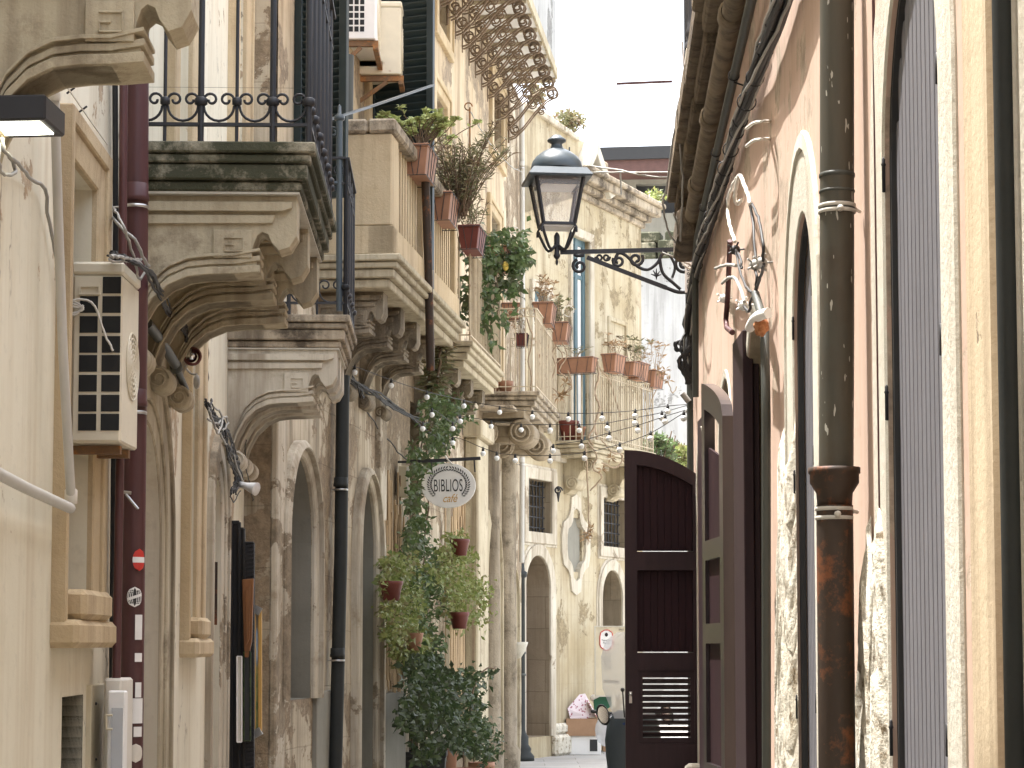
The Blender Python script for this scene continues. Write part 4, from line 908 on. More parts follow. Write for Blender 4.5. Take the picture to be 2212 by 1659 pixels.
# ---- left cables
def bundle(name, label, paths, r, mat, sub=6, amp=.006, cat='cables', W=None):
    g = MB()
    for i, pts in enumerate(paths): g.tube(wig([wp(W, *p) if W else P(*p) for p in pts], amp, i, sub), r*random.uniform(.7, 1.2), 6)
    return solo(name, g, M[mat], label, cat)
pts = [(238, 548, .12), (275, 560, .2), (318, 585, .24), (345, 632, .16), (362, 668, .12), (385, 690, .1), (398, 705, .1), (405, 735, .1)]
bundle('cable_bundle', 'knotted grey cable bundle crossing the maroon pipe under the mossy balcony', [[(x+random.uniform(-7, 7), y+random.uniform(-6, 6), o) for x, y, o in pts] for _ in range(8)], .0048, 'cable', W=W1)
bundle('cable_bundle', 'pale twisted wires hanging from the mossy balcony over the maroon pipe', [[(245, 450, .05), (262, 480, .2), (285, 545, .22), (300, 600, .2), (318, 578, .18)], [(243, 470, .05), (290, 520, .22), (322, 575, .2)], [(238, 552, .18), (262, 556, .2), (290, 562, .22), (320, 590, .22)], [(236, 560, .18), (270, 566, .2), (305, 560, .22)]], .006, 'cablegrey', W=W1)
g = MB(); c0 = wp(W1, 415, 772, .12)
g.lathe(c0, [(.030, 0), (.042, .002), (.046, .02), (.046, .05), (.036, .06)], 16, (.2, -1, 0)); T = thing('red_siren', 'small red and black round siren hanging in the knotted cables', 'siren', c0); part('ring', g, M['redpaint'] if False else M['terrared'], T)
g = MB(); g.ball(c0+Vector((0, -.03, 0)), .03, 12); part('dome', g, M['mirror'], T); g = MB(); g.tube([c0+Z*.04, wp(W1, 408, 735, .1)], .008, 6); part('stalk', g, M['cable'], T)
g = MB(); g.tube([wp(W1, 318, 698, .05), wp(W1, 350, 740, .06), wp(W1, 383, 795, .07)], .024, 12); g.tube([wp(W1, 378, 788, .07), wp(W1, 402, 842, .08)], .017, 10); g.lathe(wp(W1, 380, 792, .07), [(.02, -.02), (.03, -.01), (.03, .02), (.02, .03)], 12, (.2, 1, -1))
solo('conduit_pipe', g, M['pipegreen'], 'short grey green conduit slanting below the mossy balcony', 'pipe')
g = MB(); p_ = wp(W1, 425, 825, .1); g.ball(p_, .03, 10, .6, .6, 1.3); g.tube(wig([p_+Z*.04, p_+Vector((-.04, 0, .05)), wp(W1, 400, 790, .08)], .004, 3), .006, 6); solo('junction_box', g, M['cablegrey'], 'small grey cable gland dangling under the red siren', 'junction box')
pts = [(448, 868, .08), (462, 900, .1), (478, 915, .1), (492, 948, .12), (502, 985, .12), (512, 1010, .1), (516, 1040, .1), (506, 1062, .1)]
bundle('cable_bundle', 'dark tangled cable bundle hanging beneath the pale carved bracket', [[(x+random.uniform(-9, 9), y+random.uniform(-7, 7), o) for x, y, o in pts] for _ in range(11)]+[[(448, 690, .03), (449, 800, .03), (447, 870, .05)], [(532, 950, .1), (530, 1000, .1), (540, 1040, .1), (546, 1082, .1)], [(506, 1040, .1), (498, 1070, .1), (505, 1084, .1), (520, 1060, .1)]], .005, 'cable', W=W1)
bundle('cable_bundle', 'light grey cable loops tied to the wall below the pale bracket', [[(450, 880, .1), (458, 905, .12), (470, 935, .14), (480, 900, .14), (462, 880, .12)], [(455, 900, .1), (475, 940, .13), (500, 975, .12), (525, 1045, .12), (540, 1055, .1)], [(448, 905, .1), (470, 915, .12), (485, 900, .12), (492, 915, .12), (480, 930, .12)]], .006, 'cablegrey', W=W1)
T = thing('loudspeaker', 'small white loudspeaker at the lower end of the tangled cables', 'loudspeaker', wp(W1, 525, 1050, .12)); g = MB(); g.lathe(wp(W1, 518, 1046, .12), [(.0, 0), (.018, .0), (.022, .05), (.04, .12), (.042, .125), (.0, .11)], 14, (.8, -.4, -.25)); part('horn', g, M['white'], T)
# small pale corner flap under the pale bracket
# ---- steel wall light
T = thing('wall_light', 'slim brushed steel wall light between the stone strips of the left wall', 'lamp', wp(W1, 452, 1350, .08))
g = MB(); d_ = 12.8; a = P(447, 1345, d_); b = P(449, 1213, d_)
for x_ in (446, 458): g.bar(P(x_, 1350, d_), P(x_+1, 1214, d_), .006, .06)
part('side_plates', g, M['castiron'], T)
g = MB(); g.bar(P(452, 1322, d_), P(453, 1222, d_), .028, .05); part('light_body', g, M['pvcwhite'], T)
g = MB(); g.bar(P(444, 1328, d_-.03), P(461, 1328, d_-.03), .014, .014, up=(0, 1, 0)); g.tube([P(452, 1322, d_-.04), P(452, 1345, d_-.04)], .008, 8); part('clamp', g, M['steel'], T)
# ---- pictures and black shutters for sale in front of the door
def framed(label, cat, name, xa, xb, ya, yb, d, fmat, cmat, fw=.03, th=.04, skew=0.0, dskew=0):
    a, b, c, e = P(xa, yb, d), P(xb, yb-skew, d+dskew), P(xb, ya+skew*.3, d+dskew), P(xa, ya, d)
    T = thing(name, label, cat, (a+b)/2); n = Vector((0, 1, 0)); g = MB()
    for p, q_ in ((a, b), (b, c), (c, e), (e, a)): g.bar(p, q_, fw, th, up=n)
    part('frame', g, M[fmat], T, bev=.002); g = MB(); g.prism([a, b, c, e], n*.01); part('panel', g, M[cmat], T); return T
M['painting'] = None
t = NT('landscape_painting'); v = t.mapping((1, 1, 1)); sz = t.n('ShaderNodeSeparateXYZ'); t.l(t.tc.outputs['Object'], sz.inputs[0])
m1 = t.mix(t.ramp(t.noise(v, 9, 5), .4, .6), (.16, .22, .08), (.42, .36, .14)); m2 = t.mix(t.ramp(t.noise(v, 7, 5), .4, .6), (.16, .30, .52), (.55, .62, .66))
m3 = t.mix(t.ramp(sz.outputs[2], .40, .46), m1, m2); M['painting'] = t.out(t.mix(t.ramp(sz.outputs[2], .62, .66), m3, (.30, .25, .18)), .4)
framed('tall black slatted panel leaning at the back of the picture stack', 'panel', 'slatted_panel', 499, 517, 1128, 1720, 13.85, 'blackink', 'black', .02, .03)
framed('black slatted panel beside the tall one in the picture stack', 'panel', 'slatted_panel', 518, 527, 1142, 1720, 13.8, 'blackink', 'black', .015, .03)
T = framed('shorter black ribbed panel behind the brown wooden frame', 'panel', 'slatted_panel', 528, 548, 1172, 1720, 13.75, 'blackink', 'black', .012, .03)
g = MB()
for k in range(60): y_ = 1180+k*9; g.bar(P(530, y_, 13.72), P(547, y_-3, 13.72), .012, .006, up=(0, 1, 0))
part('ribs', g, M['black'], T)
T = thing('picture_frame', 'brown varnished wooden frame hanging on the black panels', 'picture frame', P(535, 1420, 13.7))
g = MB(); A, B_, C_, D_ = P(524, 1252, 13.7), P(549, 1250, 13.7), P(545, 1385, 13.7), P(529, 1420, 13.7)
g.prism([A, B_, C_, P(538, 1420, 13.7), D_], (0, -.03, 0)); part('frame', g, M['wood'], T, bev=.004); g = MB(); g.prism([P(530, 1275, 13.66), P(541, 1262, 13.66), P(540, 1380, 13.66), P(532, 1395, 13.66)], (0, -.012, 0)); part('moulding', g, M['wood'], T, bev=.003)
framed('narrow white peg board strip below the brown wooden frame', 'board', 'white_board', 512, 522, 1418, 1603, 13.65, 'white', 'pvcwhite', .008, .02)
framed('dark olive strip hanging below the brown wooden frame', 'board', 'dark_board', 527, 541, 1408, 1600, 13.68, 'leafdark', 'blackink', .008, .02)
T = framed('landscape painting in a gilt frame seen almost edge on', 'painting', 'painting', 549, 562, 1318, 1580, 13.95, 'goldink', 'painting', .022, .03)
g = MB(); g.bar(P(546, 1588, 13.93), P(564, 1578, 13.93), .04, .05); g.bar(P(548, 1314, 13.93), P(563, 1322, 13.93), .02, .05); part('silver_corner', g, M['steel'], T)
# ---- cream meter cabinet and intercom
T = thing('meter_cabinet', 'flat cream meter cabinet set in the wall beside the dark recess', 'cabinet', wp(W1, 208, 1720, .02)); g = MB(); g.box(W1, W1.S(188), W1.S(224), -.02, .02, .55, W1.hit(205, 1478)[1]); part('door', g, M['cabinet'], T, bev=.003)
for y_ in (1520, 1640): g = MB(); g.ball(wp(W1, 207, y_, .022), .006, 8); part('screw', g, M['blackink'], T)
T = thing('electric_meter_box', 'white plastic meter box with a handle in front of the maroon pipes', 'meter box', P(245, 1720, 8.5))
a = P(224, 1465, 8.5); b = P(264, 1465, 8.5); g = MB(); g.box(None, a.x, b.x, 8.5, 8.75, .5, a.z); part('body', g, M['pvcwhite'], T, bev=.01)
a = P(231, 1492, 8.43); b = P(270, 1492, 8.43); g = MB(); g.box(None, a.x, b.x, 8.44, 8.498, .5, a.z); q = part('cover', g, M['white'], T, bev=.006)
a = P(238, 1530, 8.4); b = P(262, 1530, 8.4); g = MB(); g.box(None, a.x, b.x, 8.425, 8.438, .5, a.z); part('window', g, M['plastic'], q)
g = MB(); a = P(229, 1545, 8.38); e = P(229, 1575, 8.38); r_ = P(243, 1545, 8.38).x-a.x
for s1, s2 in (((a), (a+Vector((r_, 0, 0)))), (e, e+Vector((r_, 0, 0))), (a, e)): g.tube([s1, s2], .005, 6)
part('handle', g, M['cabinet'], q)

# ---- potted plants on rails
def trough(T, c, along, L=.42, w=.18, h=.17, mat='terra', cage=True, taper=.75):
    """trapezoid planter hung in an iron cage; c = centre of the bottom"""
    u = Vector(along).normalized(); n = Vector((u.y, -u.x, 0)); c = Vector(c); g = MB(); rows = []
    def rect(l, w_, z): return [c+u*sx*l/2+n*sy*w_/2+Z*z for sx, sy in ((-1, -1), (1, -1), (1, 1), (-1, 1))]
    g.face(rect(L*.9, w*taper, 0)[::-1]); rings = [rect(L*.9, w*taper, 0), rect(L, w, h*.88), rect(L+.02, w+.02, h*.88), rect(L+.02, w+.02, h), rect(L-.02, w-.02, h), rect(L-.02, w-.02, h-.025)]
    g.grid(rings, False, True); part('planter', g, M[mat], T, bev=.004)
    g = MB(); g.face(rect(L-.02, w-.02, h-.022)); part('soil', g, M['soil'], T)
    if cage:
        g = MB()
        for z_, k in ((h*.93, 1.03), (-.012, taper*1.03)):
            r = [c+u*sx*(L*(1 if k > 1 else .92)/2+.012)+n*sy*(w*k/2+.012)+Z*z_ for sx, sy in ((-1, -1), (1, -1), (1, 1), (-1, 1))]
            for i in range(4): g.tube([r[i], r[(i+1) % 4]], .0035, 5)
        for sx in (-.4, -.14, .14, .4):
            for sy in (-1, 1): g.tube([c+u*L*sx+n*sy*(w/2+.016)+Z*h*.93, c+u*L*(sx+.08*(1 if sx < 0 else -1))+n*sy*(w*taper/2+.012)-Z*.012], .0035, 5)
        for sx in (-1, 1):
            for sy in (-.25, .25): g.tube([c+u*sx*(L/2+.016)+n*sy*w+Z*h*.93, c+u*sx*(L*.46+.01)+n*sy*w*.3-Z*.012], .0035, 5)
        part('wire_cage', g, M['black'], T)
def foliage(T, base, n_stem, spread, h, leafL, leafW, mat, per=14, stemmat='stem', droop=0.0, tip=False, seed=1, sr=.004, name='foliage', rosette=0, up=.6):
    rnd = random.Random(seed); st = MB(); lf = MB(); sv_ = random.getstate(); random.seed(seed)
    for i in range(n_stem):
        a = rnd.uniform(0, 2*pi); r = rnd.uniform(.25, 1); b = Vector(base)+Vector((rnd.uniform(-.06, .06), rnd.uniform(-.1, .1), 0))
        e = b+Vector((spread[0]*cos(a)*r, spread[1]*sin(a)*r, h*rnd.uniform(.45, 1)*(1-droop*r*1.5)))
        m = (b+e)/2+Vector((0, 0, .12*h+.25*abs(droop)*spread[0]))+Vector([rnd.uniform(-.03, .03) for _ in range(3)])
        pts = wig([b, m, e], .004, seed*50+i, 5); st.tube(pts, sr, 5)
        for k in range(per):
            t_ = 1-(1-.15)*(k/per) if not tip else 1-.3*k/per; idx = min(int(t_*(len(pts)-1)), len(pts)-2); p = pts[idx].lerp(pts[idx+1], rnd.random())
            d = Vector((rnd.uniform(-1, 1), rnd.uniform(-1, 1), rnd.uniform(-.3, 1)*up+(up-.5)))
            L = leafL*rnd.uniform(.6, 1.2); lf.leaf(p, d, L, leafW*rnd.uniform(.7, 1.2))
        if rosette:
            for k in range(rosette):
                an = 2*pi*k/rosette+rnd.random(); lf.leaf(pts[-1], (cos(an), sin(an), rnd.uniform(.1, .8)), leafL*1.2, leafW*1.2)
    random.setstate(sv_)
    part('stems', st, M[stemmat], T); part(name, lf, M[mat], T)
ud = W2.u
def pot(px, py, d, label, L=.45, w=.2, h=.19, along=None, mat='terra', **k):
    c = P(px, py, d); T = thing('potted_plant', label, 'potted plant', c, k.get('group', 'terracotta planters hung on balcony rails')); trough(T, c, along or ud, L, w, h, mat); return T, c
T, c = pot(907, 388, 17.4, 'pale green succulent in a terracotta trough on the balustrade, nearest of its row', .5, .2, .24)
foliage(T, c+Z*.22, 30, (.34, .3), .34, .05, .034, 'leafpale', 12, tip=True, seed=3, rosette=8)
foliage(T, c+Z*.22+ud*.3, 16, (.46, .4), .36, .045, .03, 'leafpale', 8, tip=True, seed=5, rosette=7, name='trailing_leaves')
T, c = pot(958, 484, 18.8, 'spiky olive shrub in a terracotta trough on the balustrade', .5, .2, .24)
foliage(T, c+Z*.12+ud*.3+W2.n*.10, 90, (.46, .7), .78, .075, .014, 'leafolive', 26, seed=8, up=.7)
T, c = pot(1019, 545, 20.6, 'red terracotta trough below the spiky olive shrub', .5, .2, .22, mat='terrared')
foliage(T, c+Z*.22, 12, (.2, .3), .35, .07, .014, 'leafolive', 18, seed=9, up=.75)
# lemon tree
T = thing('lemon_plant', 'leafy lemon bush with two yellow lemons trailing over the white-railed balcony', 'plant', P(1070, 640, 22.3))
c = P(1075, 600, 22.3); trough(T, P(1075, 585, 22.3), ud, .5, .22, .22)
rnd = random.Random(77); random.seed(77); lf = MB(); st = MB()
for cx, cy, rx, ry, dd, nn in ((1080, 540, 62, 40, 22.2, 620), (1040, 590, 42, 50, 21.8, 420), (1030, 655, 36, 55, 21.7, 300), (1092, 600, 36, 44, 22.2, 300), (1128, 545, 26, 34, 22.6, 220), (1070, 660, 30, 30, 21.9, 60), (1060, 715, 26, 30, 22, 22)):
    cl = [(cx+rx*rnd.uniform(-.9, .9), cy+ry*rnd.uniform(-.9, .9)) for _ in range(max(3, nn//22))]
    for _ in range(int(nn*.75)): q = rnd.choice(cl); lf.leaf(P(rnd.gauss(q[0], 8), rnd.gauss(q[1], 10), dd+rnd.uniform(-.25, .25)), (rnd.uniform(-1, 1), rnd.uniform(-1, .2), rnd.uniform(-1, .5)), rnd.uniform(.07, .12), rnd.uniform(.045, .07))
    st.tube(wig([P(1075, 560, 22.3), P((1075+cx)/2, (545+cy)/2, dd), P(cx+rnd.uniform(-10, 10), cy+ry*.8, dd)], .02, cx, 5), .006, 5)
part('stems', st, M['stem'], T); part('foliage', lf, M['leafgreen'], T)
t = NT('lemon_skin'); M['lemon'] = t.out((.75, .55, .12), .5)
for x_, y_ in ((1020, 690), (1092, 575)): g = MB(); g.ball(P(x_, y_, 22.0), .036, 12, .9, .9, 1.35); part('lemon', g, M['lemon'], T)
for i, (x_, y_, r_) in enumerate(((1112, 502, .055), (1117, 560, .05), (1190, 640, .04), (1228, 672, .07))):
    g = MB(); c = P(x_, y_, 23 if i < 2 else 28); g.tube(circ(c, (1, 0, 0), Z, r_, 22, -.3, 4.9), .005, 6); solo('plastic_hoop', g, M['cablewhite'], ['white wire hoop over the lemon bush', 'thin white hoop beside the upper lemon', 'small pale hoop above the first corner planter', 'white hoop right of the corner planters'][i], 'hoop')
# pots on balcony D and on the flower balcony
T, c = pot(1103, 690, 26.2, 'terracotta planter on the end rail of the dark stained balcony', .2, .22, .19, along=(1, 0, 0)); foliage(T, c+Z*.15, 9, (.12, .12), -.3, .035, .02, 'leafdry', 7, 'drystem', seed=15, up=.2)
T, c = pot(1177, 703, 27.0, 'terracotta planter at the corner of the dark stained balcony rail', .5, .24, .26); foliage(T, c+Z*.2, 16, (.12, .3), .4, .06, .018, 'leafdry', 9, 'drystem', seed=16, rosette=6)
T, c = pot(1210, 740, 28.2, 'terracotta planter behind the corner planter on the dark stained balcony', .5, .24, .24); foliage(T, c+Z*.2, 14, (.22, .3), .35, .06, .03, 'leafolive', 8, 'drystem', seed=17, rosette=6)
T, c = pot(1127, 748, 27.3, 'small dark red pot standing inside the white balcony rail', .14, .14, .16, mat='terrared', group='small pots inside the rails'); foliage(T, c+Z*.14, 10, (.12, .12), .35, .03, .02, 'leafolive', 8, 'drystem', seed=18)
T, c = pot(1244, 806, 31.3, 'long terracotta trough on the end rail of the flower balcony', .60, .2, .22, along=W3.n); foliage(T, c+Z*.2, 8, (.3, .1), .2, .06, .012, 'leafolive', 6, 'drystem', seed=19, rosette=5)
for i, (x_, y_, lab) in enumerate(((1326, 805, 'terracotta planter with spiky stems, first right of the long trough'), (1366, 813, 'terracotta planter in the middle of the front rail of the flower balcony'), (1378, 821, 'terracotta planter with aloe leaves second from the right end'), (1411, 838, 'rightmost terracotta planter with tall dry shoots on the flower balcony'))):
    s_ = W3.hit(x_, y_, .68)[0]; d_ = W3.pt(s_, .68, 0).y if i < 3 else 33.6
    T, c = pot(x_, y_, d_, lab, .42, .22, .26 if i != 1 else .2, along=W3.u); foliage(T, c+Z*.2, 9, (.16, .16), .4+.15*(i == 3), .08, .018, 'leafdry' if i in (0, 3) else 'leafolive', 6, 'drystem', seed=20+i, rosette=7)
# dry trailing stems under the planters
def stems(label, paths, mat='drystem', r=.008, ros=None, lm='leafdry', cat='plant', seed=1, name='dry_vine'):
    g = MB(); T = thing(name, label, cat, P(*paths[0][0]))
    for i, pth in enumerate(paths): g.tube(wig([P(*p) for p in pth], .008, seed+i, 5), r, 6)
    part('stems', g, M[mat], T)
    if ros:
        g = MB(); rnd = random.Random(seed)
        for x_, y_, d_ in ros:
            for k in range(9): an = rnd.uniform(0, 2*pi); g.leaf(P(x_, y_, d_), (cos(an), -.5, sin(an)), .11, .028)
        part('leaves', g, M[lm], T)
stems('curly dry succulent vines hanging under the corner planters', [[(1205, 740, 28), (1192, 765, 28), (1200, 790, 28), (1190, 830, 28), (1210, 855, 28)], [(1215, 740, 28), (1225, 770, 28), (1208, 800, 28), (1235, 830, 28), (1215, 850, 28)], [(1200, 745, 28), (1215, 770, 28), (1200, 785, 28)], [(1226, 800, 28), (1236, 835, 28), (1222, 848, 28), (1218, 832, 28)]], ros=((1215, 855, 28), (1205, 858, 28), (1222, 828, 28)), seed=31)
stems('bare brown vine climbing from the dark balcony to its rail', [[(1143, 860, 26.3), (1148, 815, 26.3), (1142, 780, 26.3), (1150, 730, 26.3), (1138, 690, 26.3), (1134, 668, 26.3)]], seed=35)
stems('thick woody vine twisting up the middle of the flower balcony rail', [[(1290, 950, 31.4), (1285, 915, 31.4), (1295, 880, 31.4), (1285, 850, 31.4), (1293, 815, 31.4), (1291, 780, 31.4)], [(1285, 920, 31.3), (1272, 945, 31.3), (1280, 960, 31.3)], [(1292, 790, 31.4), (1320, 830, 32), (1340, 900, 32.5)]], r=.016, seed=36)
stems('dangling bare shoots under the rightmost planter', [[(1400, 842, 33.5), (1392, 875, 33.5), (1400, 900, 33.5), (1398, 950, 33.5), (1399, 985, 33.5)], [(1418, 842, 33.5), (1405, 875, 33.5), (1412, 905, 33.5), (1390, 915, 33.5)], [(1425, 815, 33.4), (1445, 830, 33.4), (1452, 850, 33.4), (1462, 835, 33.4)]], r=.008, ros=((1432, 812, 33.4), (1445, 822, 33.4), (1438, 800, 33.4), (1420, 800, 33.4)), seed=38)
stems('tangled dry creeper under the slab of the flower balcony', [[(1270, 955, 31.2), (1290, 985, 31.2), (1280, 1010, 31.3), (1300, 1030, 31.3), (1275, 1060, 31.4)], [(1300, 950, 31.3), (1320, 975, 31.3), (1345, 985, 31.5), (1330, 1010, 31.5), (1300, 1000, 31.4)], [(1330, 960, 31.8), (1350, 1000, 31.8)], [(1265, 960, 31.1), (1268, 1010, 31.1), (1272, 1120, 31.4), (1268, 1160, 31.4)]], r=.012, ros=((1320, 990, 31.4), (1300, 1015, 31.3), (1270, 1150, 31.4), (1276, 1142, 31.4), (1264, 1162, 31.4)), seed=40)
# round terracotta pots on the flower balcony floor
for x_, y_, lab in ((1228, 950, 'dark round terracotta pot standing at the near corner of the flower balcony'), (1250, 952, 'smaller terracotta pot beside the dark round one on the flower balcony')):
    c = P(x_, y_, 31.6); c.z = 4.52; T = thing('round_pot', lab, 'flower pot', c); g = MB(); r_ = .14 if x_ < 1240 else .1; g.lathe(c, [(0, 0), (r_*.65, 0), (r_, r_*1.8), (r_*1.12, r_*1.85), (r_*1.12, r_*2.1), (r_*.95, r_*2.1), (r_*.9, r_*1.9), (0, r_*1.9)], 18); part('pot', g, M['terrared' if x_ < 1240 else 'terra'], T)
for x_, lab in ((1064, 'small round clay bowl on the dark stained balcony edge'), (1092, 'square clay pot on the dark stained balcony edge')):
    c = P(x_, 865, 26.25); c.z = 4.602; T = thing('clay_pot', lab, 'flower pot', c); g = MB(); g.lathe(c, [(0, 0), (.06, 0), (.09, .1), (.1, .15), (.08, .15), (0, .12)], 16); part('pot', g, M['terra'], T)
# ---- climbing plants on the stone wall
def vine(label, regions, mat, seed, n=2200, W=None, stems_=(), leafL=.06, leafW=.035, cat='climbing plant', pot_=None, name='climbing_plant', d0=21, ):
    rnd = random.Random(seed); random.seed(seed); lf = MB(); st = MB(); T = thing(name, label, cat, wp(W, regions[0][0], regions[0][1], .1) if W else P(regions[0][0], regions[0][1], d0))
    for cx, cy, rx, ry, d, dens in regions:
        nn = int(n*dens*.8); K = max(5, int(nn/22)); cl = []
        for _ in range(K): a = rnd.uniform(0, 2*pi); r = sqrt(rnd.random())*(1+.3*sin(a*3+seed)); cl.append((cx+rx*r*cos(a), cy+ry*r*sin(a), rnd.uniform(4, 11)))
        for _ in range(nn):
            q1, q2, q3 = rnd.choice(cl); cx_, cy_ = rnd.gauss(q1, q3), rnd.gauss(q2, q3*1.25)
            p = wp(W, cx_, cy_, rnd.uniform(.05, .05+d)) if W else P(cx_, cy_, d+rnd.uniform(-.18, .18))
            lf.leaf(p, (rnd.uniform(-1, 1), rnd.uniform(-1, .1), rnd.uniform(-1, .5)), leafL*rnd.uniform(.5, 1.3), leafW*rnd.uniform(.6, 1.3))
    for i, pth in enumerate(stems_): st.tube(wig([P(*p) for p in pth], .02, seed+i, 5), .008, 6)
    if stems_: part('stems', st, M['stem'], T)
    part('foliage', lf, M[mat], T); return T
T = vine('light green trailing plant spilling from a red pot beside the reed screen', [(868, 1225, 32, 26, .3, .30), (850, 1260, 24, 50, .28, .45), (875, 1330, 42, 60, .35, .55), (892, 1395, 34, 30, .3, .3), (862, 1385, 26, 40, .25, .25)], 'leafyellow', 4, 2300, W2, leafL=.06, leafW=.038)
g = MB(); cc = wp(W2, 845, 1297, .34); g.lathe(cc, [(0, 0), (.065, 0), (.088, .12), (.097, .13), (.097, .155), (.08, .155), (0, .14)], 16); part('hanging_pot', g, M['terrared'], T)
g = MB(); cc = wp(W2, 893, 1405, .34); g.lathe(cc, [(0, 0), (.06, 0), (.085, .13), (.09, .15), (0, .14)], 14); part('hanging_pot', g, M['terra'], T)
T = vine('yellowish trailing plant in hanging pots beside the portal arch', [(985, 1195, 32, 34, .3, .32), (1005, 1260, 50, 50, .35, .45), (985, 1315, 34, 40, .3, .22), (1030, 1300, 24, 46, .35, .22), (950, 1230, 26, 30, .25, .2)], 'leafyellow', 6, 2000, W2, leafL=.065, leafW=.04)
for x_, y_ in ((993, 1200), (992, 1358)): g = MB(); cc = wp(W2, x_, y_, .38); g.lathe(cc, [(0, 0), (.065, 0), (.09, .12), (.098, .13), (.098, .16), (.08, .16), (0, .14)], 16); part('hanging_pot', g, M['terrared'], T)
T = vine('dark green climber winding up the wall behind the oval sign', [(955, 860, 40, 40, .4, .22), (950, 905, 34, 42, .35, .26), (935, 960, 34, 50, .3, .3), (985, 905, 26, 36, .35, .16), (897, 1070, 16, 90, .2, .3), (900, 1170, 24, 50, .2, .26), (925, 1230, 40, 50, .2, .3), (920, 1290, 34, 60, .2, .3), (925, 1380, 30, 50, .2, .25), (912, 1100, 12, 110, .2, .15)], 'leafgreen', 7, 1500, W2, [[(890, 1640, 20.8), (900, 1400, 20.8), (893, 1200, 20.8), (905, 1000, 20.8), (930, 850, 20.8), (940, 700, 20.6)], [(915, 1640, 20.9), (912, 1300, 20.9), (925, 1100, 20.8), (915, 950, 20.8)], [(880, 900, 20.6), (820, 950, 20.2), (740, 860, 17.5)]], leafL=.08, leafW=.042)
T = vine('dark glossy bush growing from the planters at the foot of the wall', [(925, 1440, 50, 50, .4, .28), (955, 1500, 62, 56, .6, .42), (925, 1570, 56, 60, .6, .36), (1000, 1500, 54, 56, .6, .22), (1030, 1550, 54, 56, .6, .26), (1040, 1615, 44, 40, .6, .26), (900, 1520, 34, 70, .4, .3), (970, 1590, 64, 50, .6, .34), (1035, 1455, 36, 22, .6, .08)], 'leafdark', 9, 2200, W2, [[(925, 1660, 21.3), (930, 1550, 21.3), (950, 1450, 21.3)], [(1000, 1660, 21.6), (1010, 1560, 21.6), (1030, 1460, 21.6), (1070, 1440, 21.8)]], leafL=.08, leafW=.052)
# cactus-like euphorbia hanging from the balustrade
T = thing('succulent_column', 'tall dark succulent with stacked horizontal leaves below the balustrade balcony', 'plant', P(945, 860, 19.6)); lf = MB(); st = MB()
rnd = random.Random(5)
for pth in ([(940, 640, 19.5), (938, 700, 19.5), (950, 760, 19.5), (945, 830, 19.5)], [(965, 740, 19.6), (960, 790, 19.6), (930, 850, 19.6)], [(925, 700, 19.6), (930, 780, 19.6), (920, 840, 19.6)]):
    pp = wig([P(*p) for p in pth], .01, 3, 14); st.tube(pp, .012, 6)
    for p in pp:
        for k in range(5): an = rnd.uniform(0, 2*pi); lf.leaf(p, (cos(an), sin(an)*.6, rnd.uniform(-.15, .25)), rnd.uniform(.08, .14), .024)
part('stems', st, M['stem'], T); part('foliage', lf, M['leafolive'], T)
# reed screens
for i, (xa, xb, ya, yb, d_, lab) in enumerate(((826, 872, 1075, 1480, 19.9, 'split reed screen fixed to the wall left of the climbers'), (962, 1004, 1080, 1560, 22.9, 'ragged reed strip on the wall under the hanging pots'))):
    g = MB(); rnd = random.Random(i)
    for k in range(26):
        x_ = xa+(xb-xa)*(k+.5)/26; g.tube([wp(W2, x_, yb+rnd.uniform(-40, 20), .03+rnd.uniform(0, .02)), wp(W2, x_+rnd.uniform(-2, 2), (ya+yb)/2, .03), wp(W2, x_+rnd.uniform(-3, 3), ya+rnd.uniform(-60, 60), .03+rnd.uniform(0, .03))], .009, 5)
    solo('reed_screen', g, M['reed'], lab, 'reed screen')
# wooden posts on the wall beside the climbers
for x_, ya, yb, d_, r_, mt, lab in ((966, 1095, 1640, 22.6, .018, 'trim_pale', 'pale square post beside the ragged reed strip'), (1020, 1330, 1640, 23.0, .014, 'drystem', 'thin stick leaning below the yellowish trailing plant')):
    g = MB(); g.bar(P(x_, yb, d_), P(x_+3, ya, d_), r_*2, r_*2); solo('wooden_post', g, M[mt], lab, 'post')
# white oil-jar shape hanging beside the trailing plant
# planters at ground
for i, (x_, d_, w_, h_, mt, lab) in enumerate(((915, 20.6, .42, .28, 'blackink', 'large black rectangular planter under the dark bush'), (962, 20.9, .22, .26, 'terra', 'terracotta pot right behind the black planter'), (1008, 21.0, .26, .2, 'terra', 'low terracotta pot in front of the dark bush'), (1040, 22.0, .24, .2, 'terra', 'terracotta pot at the right foot of the dark bush'))):
    c = P(x_, 1640, d_); c.z = 0 if i else .0; top = .62 if i < 2 else .42
    T = thing('planter', lab, 'planter', c); g = MB()
    if i == 0: rings = [[c+Vector((sx*w_/2*k, sy*.2*k, z_)) for sx, sy in ((-1, -1), (1, -1), (1, 1), (-1, 1))] for z_, k in ((0, .85), (.55, 1), (.55, 1.05), (.6, 1.05), (.6, .95), (.55, .94))]; g.grid(rings, False, True); part('tub', g, M[mt], T, bev=.006)
    else: g.lathe(c, [(0, 0), (w_*.35, 0), (w_*.5, top*.85), (w_*.56, top*.87), (w_*.56, top), (w_*.5, top), (w_*.48, top*.92), (0, top*.9)], 18); part('tub', g, M[mt], T)
